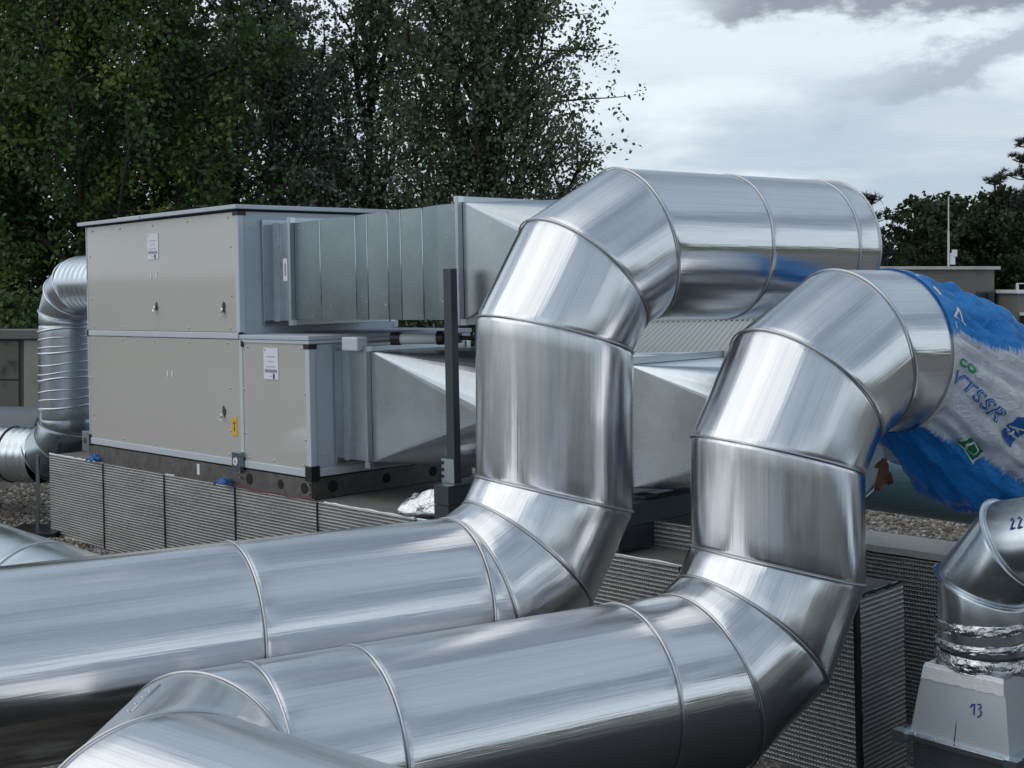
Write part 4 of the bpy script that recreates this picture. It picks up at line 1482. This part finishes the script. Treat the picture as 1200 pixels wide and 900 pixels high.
# ================================================================== TREES
def make_tree(name, label, base, height, spread, leafmat, leaf=.10, seed=1, style='broad', nlimb=22, nsub=9, ntwig=6, per=22, z0=.2, group=None):
    r = np.random.default_rng(seed)
    root = thing(name, label, 'tree', Matrix.Translation(base), group)
    wood = MB()
    LV, = [[]]

    def rv3():
        v = r.normal(size=3)
        return v / np.linalg.norm(v)

    def chain(p, d, L, n, bend, lift):
        pts = [p.copy()]
        for k in range(n):
            d = d + rv3() * bend + np.array([0, 0, lift])
            d = d / np.linalg.norm(d)
            p = p + d * L / n
            pts.append(p.copy())
        return pts, d
    tp_, _ = chain(np.zeros(3), np.array([0, 0, 1.0]), height * .93, 12, .05, .08)
    wood.tube([tuple(q) for q in tp_], [max(.02, height * .016 * (1 - k / 13)) for k in range(13)], 8)
    for i in range(nlimb):
        f = z0 + (1 - z0) * (i + r.random()) / nlimb
        k = f * 12
        p = tp_[int(min(11, k))] + (tp_[int(min(11, k)) + 1] - tp_[int(min(11, k))]) * (k - int(min(11, k)))
        az = i * 2.39996 + r.uniform(-.4, .4)
        rise = {'broad': .55, 'poplar': 1.25, 'bush': .6}[style] + .5 * f
        d = np.array([math.cos(az), math.sin(az), rise])
        d /= np.linalg.norm(d)
        prof_ = math.sin(math.pi * min(1, .18 + .82 * (f - z0) / (1 - z0)) ** .8) ** .7 if style != 'poplar' else (1 - .75 * ((f - z0) / (1 - z0)) ** 1.6)
        L = spread * (.35 + .75 * prof_) * r.uniform(.88, 1.06)
        lp_, ld_ = chain(p, d, L, 8, .16, .05 if style != 'poplar' else .12)
        r0 = height * .006
        wood.tube([tuple(q) for q in lp_], [r0 * (1 - .1 * q) for q in range(9)], 5)
        for j in range(nsub):
            t = .25 + .75 * (j + r.random()) / nsub
            kk = min(7, int(t * 8))
            p2 = lp_[kk] + (lp_[kk + 1] - lp_[kk]) * (t * 8 - kk)
            d2 = ld_ * .6 + rv3() * .9 + np.array([0, 0, .25])
            d2 /= np.linalg.norm(d2)
            sp_, sd_ = chain(p2, d2, L * .42 * r.uniform(.6, 1.2), 4, .22, .05)
            wood.tube([tuple(q) for q in sp_], [r0 * .35 * (1 - .18 * q) for q in range(5)], 3)
            for tq in range(ntwig):
                t2 = .2 + .8 * (tq + r.random()) / ntwig
                k2 = min(3, int(t2 * 4))
                p3 = sp_[k2] + (sp_[k2 + 1] - sp_[k2]) * (t2 * 4 - k2)
                d3 = sd_ * .5 + rv3()
                d3 /= np.linalg.norm(d3)
                tl = L * .17 * r.uniform(.6, 1.3)
                ts = r.random(per)[:, None]
                LV.append(p3 + d3 * tl * ts + r.normal(size=(per, 3)) * tl * .16)
    wood.build('trunk', 'bark', root, True)
    pos = np.concatenate(LV)
    N = len(pos)
    # leaf quads, loosely facing up/out
    nrm_ = r.normal(size=(N, 3)) + np.array([0, 0, .5])
    nrm_ /= np.linalg.norm(nrm_, axis=1)[:, None]
    t1 = np.cross(nrm_, r.normal(size=(N, 3)))
    t1 /= np.linalg.norm(t1, axis=1)[:, None]
    t2 = np.cross(nrm_, t1)
    sz = (leaf * r.uniform(.65, 1.25, N))[:, None]
    a = pos - t1 * sz * .5
    b = pos + t2 * sz * .36 + nrm_ * sz * .10
    c_ = pos + t1 * sz * .62
    d_ = pos - t2 * sz * .36 + nrm_ * sz * .10
    V = np.stack([a, d_, c_, b], 1).reshape(-1, 3)
    me_ = bpy.data.meshes.new('crown')
    me_.vertices.add(N * 4)
    me_.vertices.foreach_set('co', V.ravel())
    me_.loops.add(N * 4)
    me_.loops.foreach_set('vertex_index', np.arange(N * 4, dtype=np.int32))
    me_.polygons.add(N)
    me_.polygons.foreach_set('loop_start', np.arange(0, N * 4, 4, dtype=np.int32))
    me_.update(calc_edges=True)
    me_.materials.append(MATS[leafmat])
    cr_ = part('crown', me_, root)
    cr_['kind'] = 'stuff'
    return root


GZ = -5.2
make_tree('maple_tree', 'dense dark green broadleaf tree filling the top left corner', (-9.3, 28.5, GZ), 15.5, 5.2, 'leaf_maple', .12, 3, 'broad', 40, 11, 7, 32)
make_tree('maple_tree', 'dark green tree with olive boughs between the corner tree and the silvery tree', (-6.6, 33.0, GZ), 14.5, 4.4, 'leaf_maple', .12, 31, 'broad', 32, 10, 6, 28)
make_tree('maple_tree', 'dark green tree standing behind the thin pipe at the left edge', (-12.6, 31.5, GZ), 13.0, 4.6, 'leaf_maple', .13, 41, 'broad', 32, 10, 7, 28, .12)
make_tree('poplar_tree', 'silvery grey green poplar above the beige air handler', (-5.0, 29.0, GZ), 15.2, 3.7, 'leaf_poplar', .10, 5, 'poplar', 30, 9, 6, 17)
make_tree('poplar_tree', 'green poplar in the middle whose right edge stands against the sky', (-0.35, 28.0, GZ), 16.6, 4.5, 'leaf_lime', .10, 14, 'poplar', 50, 10, 6, 21)
make_tree('poplar_tree', 'poplar crown rising behind the creased rectangular duct', (-3.3, 31.5, GZ), 17.0, 3.9, 'leaf_lime', .105, 17, 'poplar', 26, 9, 6, 20)
make_tree('hedge_tree', 'tall dark bush tree behind the grey rooftop block', (12.6, 38.0, GZ), 9.5, 3.4, 'leaf_bush', .14, 23, 'bush', 30, 10, 7, 26)
make_tree('hedge_tree', 'dark rounded tree right of the mast', (15.6, 39.5, GZ), 9.8, 3.6, 'leaf_bush', .14, 27, 'bush', 30, 10, 7, 26)
make_tree('hedge_tree', 'low dark tree just right of the upper duct end', (11.2, 41.0, GZ), 8.6, 2.4, 'leaf_bush', .14, 29, 'bush', 24, 9, 6, 24)


def make_pine(label, base, height, spread, seed, nw=15):
    r = random.Random(seed)
    root = thing('pine_tree', label, 'tree', Matrix.Translation(base))
    wood = MB()
    wood.cyl((0, 0, 0), (0, 0, height), height * .014, .03, 8)
    nd = MB()
    for i in range(nw):
        f = .42 + .58 * i / (nw - 1)
        z = height * f
        L0 = spread * (1.12 - f) * 1.7 + .15
        for k in range(6):
            az = r.uniform(0, 6.283)
            L = L0 * r.uniform(.55, 1.15)
            tip = Vector((math.cos(az) * L, math.sin(az) * L, z + L * r.uniform(.12, .5)))
            b0 = Vector((0, 0, z))
            wood.tube([b0, b0.lerp(tip, .5) - Vector((0, 0, .06 * L)), tip], [.035, .024, .012], 4)
            ntf = max(5, int(L * 13))
            for q in range(ntf):
                t = .3 + .7 * (q + r.random()) / ntf
                pc = b0.lerp(tip, t) + Vector((r.uniform(-.15, .15), r.uniform(-.15, .15), r.uniform(0, .16)))
                for _ in range(22):
                    dd = Vector((r.gauss(0, 1), r.gauss(0, 1), r.gauss(.7, .9))).normalized()
                    sd_ = dd.orthogonal().normalized() * .016
                    ln = r.uniform(.09, .18)
                    nd.poly([pc - sd_, pc + sd_, pc + dd * ln + sd_ * .3, pc + dd * ln - sd_ * .3])
    wood.build('trunk', 'bark', root)
    cr_ = nd.build('crown', 'needle', root)
    cr_['kind'] = 'stuff'


make_pine('tall pine at the right edge with a sparse layered crown against the sky', (15.35, 38.0, GZ), 11.9, 1.7, 2)
make_pine('shorter pine standing left of the tall pine at the right edge', (14.9, 39.5, GZ), 10.9, 1.3, 5, 13)
make_pine('pine whose tips peep out beside the right end of the upper duct', (9.9, 36.0, GZ), 10.0, 1.5, 9, 13)

# ================================================================== WOOD BEYOND THE ROOF ON THE VIEWER'S SIDE (unseen, added for dark streaks in the ducts' reflections)
r = np.random.default_rng(99)
cen = []
for k in range(44):
    az = rad(95 + 170 * (k + r.random() * 1.6) / 44)
    dd = r.uniform(24, 34)
    cen.append((math.sin(az) * dd, math.cos(az) * dd, r.uniform(-3, 1.2), r.uniform(1.8, 3.0)))
L = []
for x, y, z, q in cen:
    v = r.normal(size=(520, 3))
    v /= np.linalg.norm(v, axis=1)[:, None]
    L.append(np.array([x, y, z]) + v * q * (r.random((520, 1)) ** .35) * np.array([1, 1, 1.25]))
pos = np.concatenate(L)
N = len(pos)
a1 = r.normal(size=(N, 3)); a1 /= np.linalg.norm(a1, axis=1)[:, None]
a2 = np.cross(a1, r.normal(size=(N, 3))); a2 /= np.linalg.norm(a2, axis=1)[:, None]
V = np.stack([pos - a1 * .3, pos - a2 * .22, pos + a1 * .3, pos + a2 * .22], 1).reshape(-1, 3)
me = bpy.data.meshes.new('wood')
me.from_pydata(V.tolist(), [], np.arange(N * 4).reshape(-1, 4).tolist())
me.materials.append(MATS['leaf_maple'])
o = bpy.data.objects.new('wood', me)
C.objects.link(o)
tag(o, 'unseen dark leaf clumps added beyond the roof to darken the duct reflections', kind='stuff')
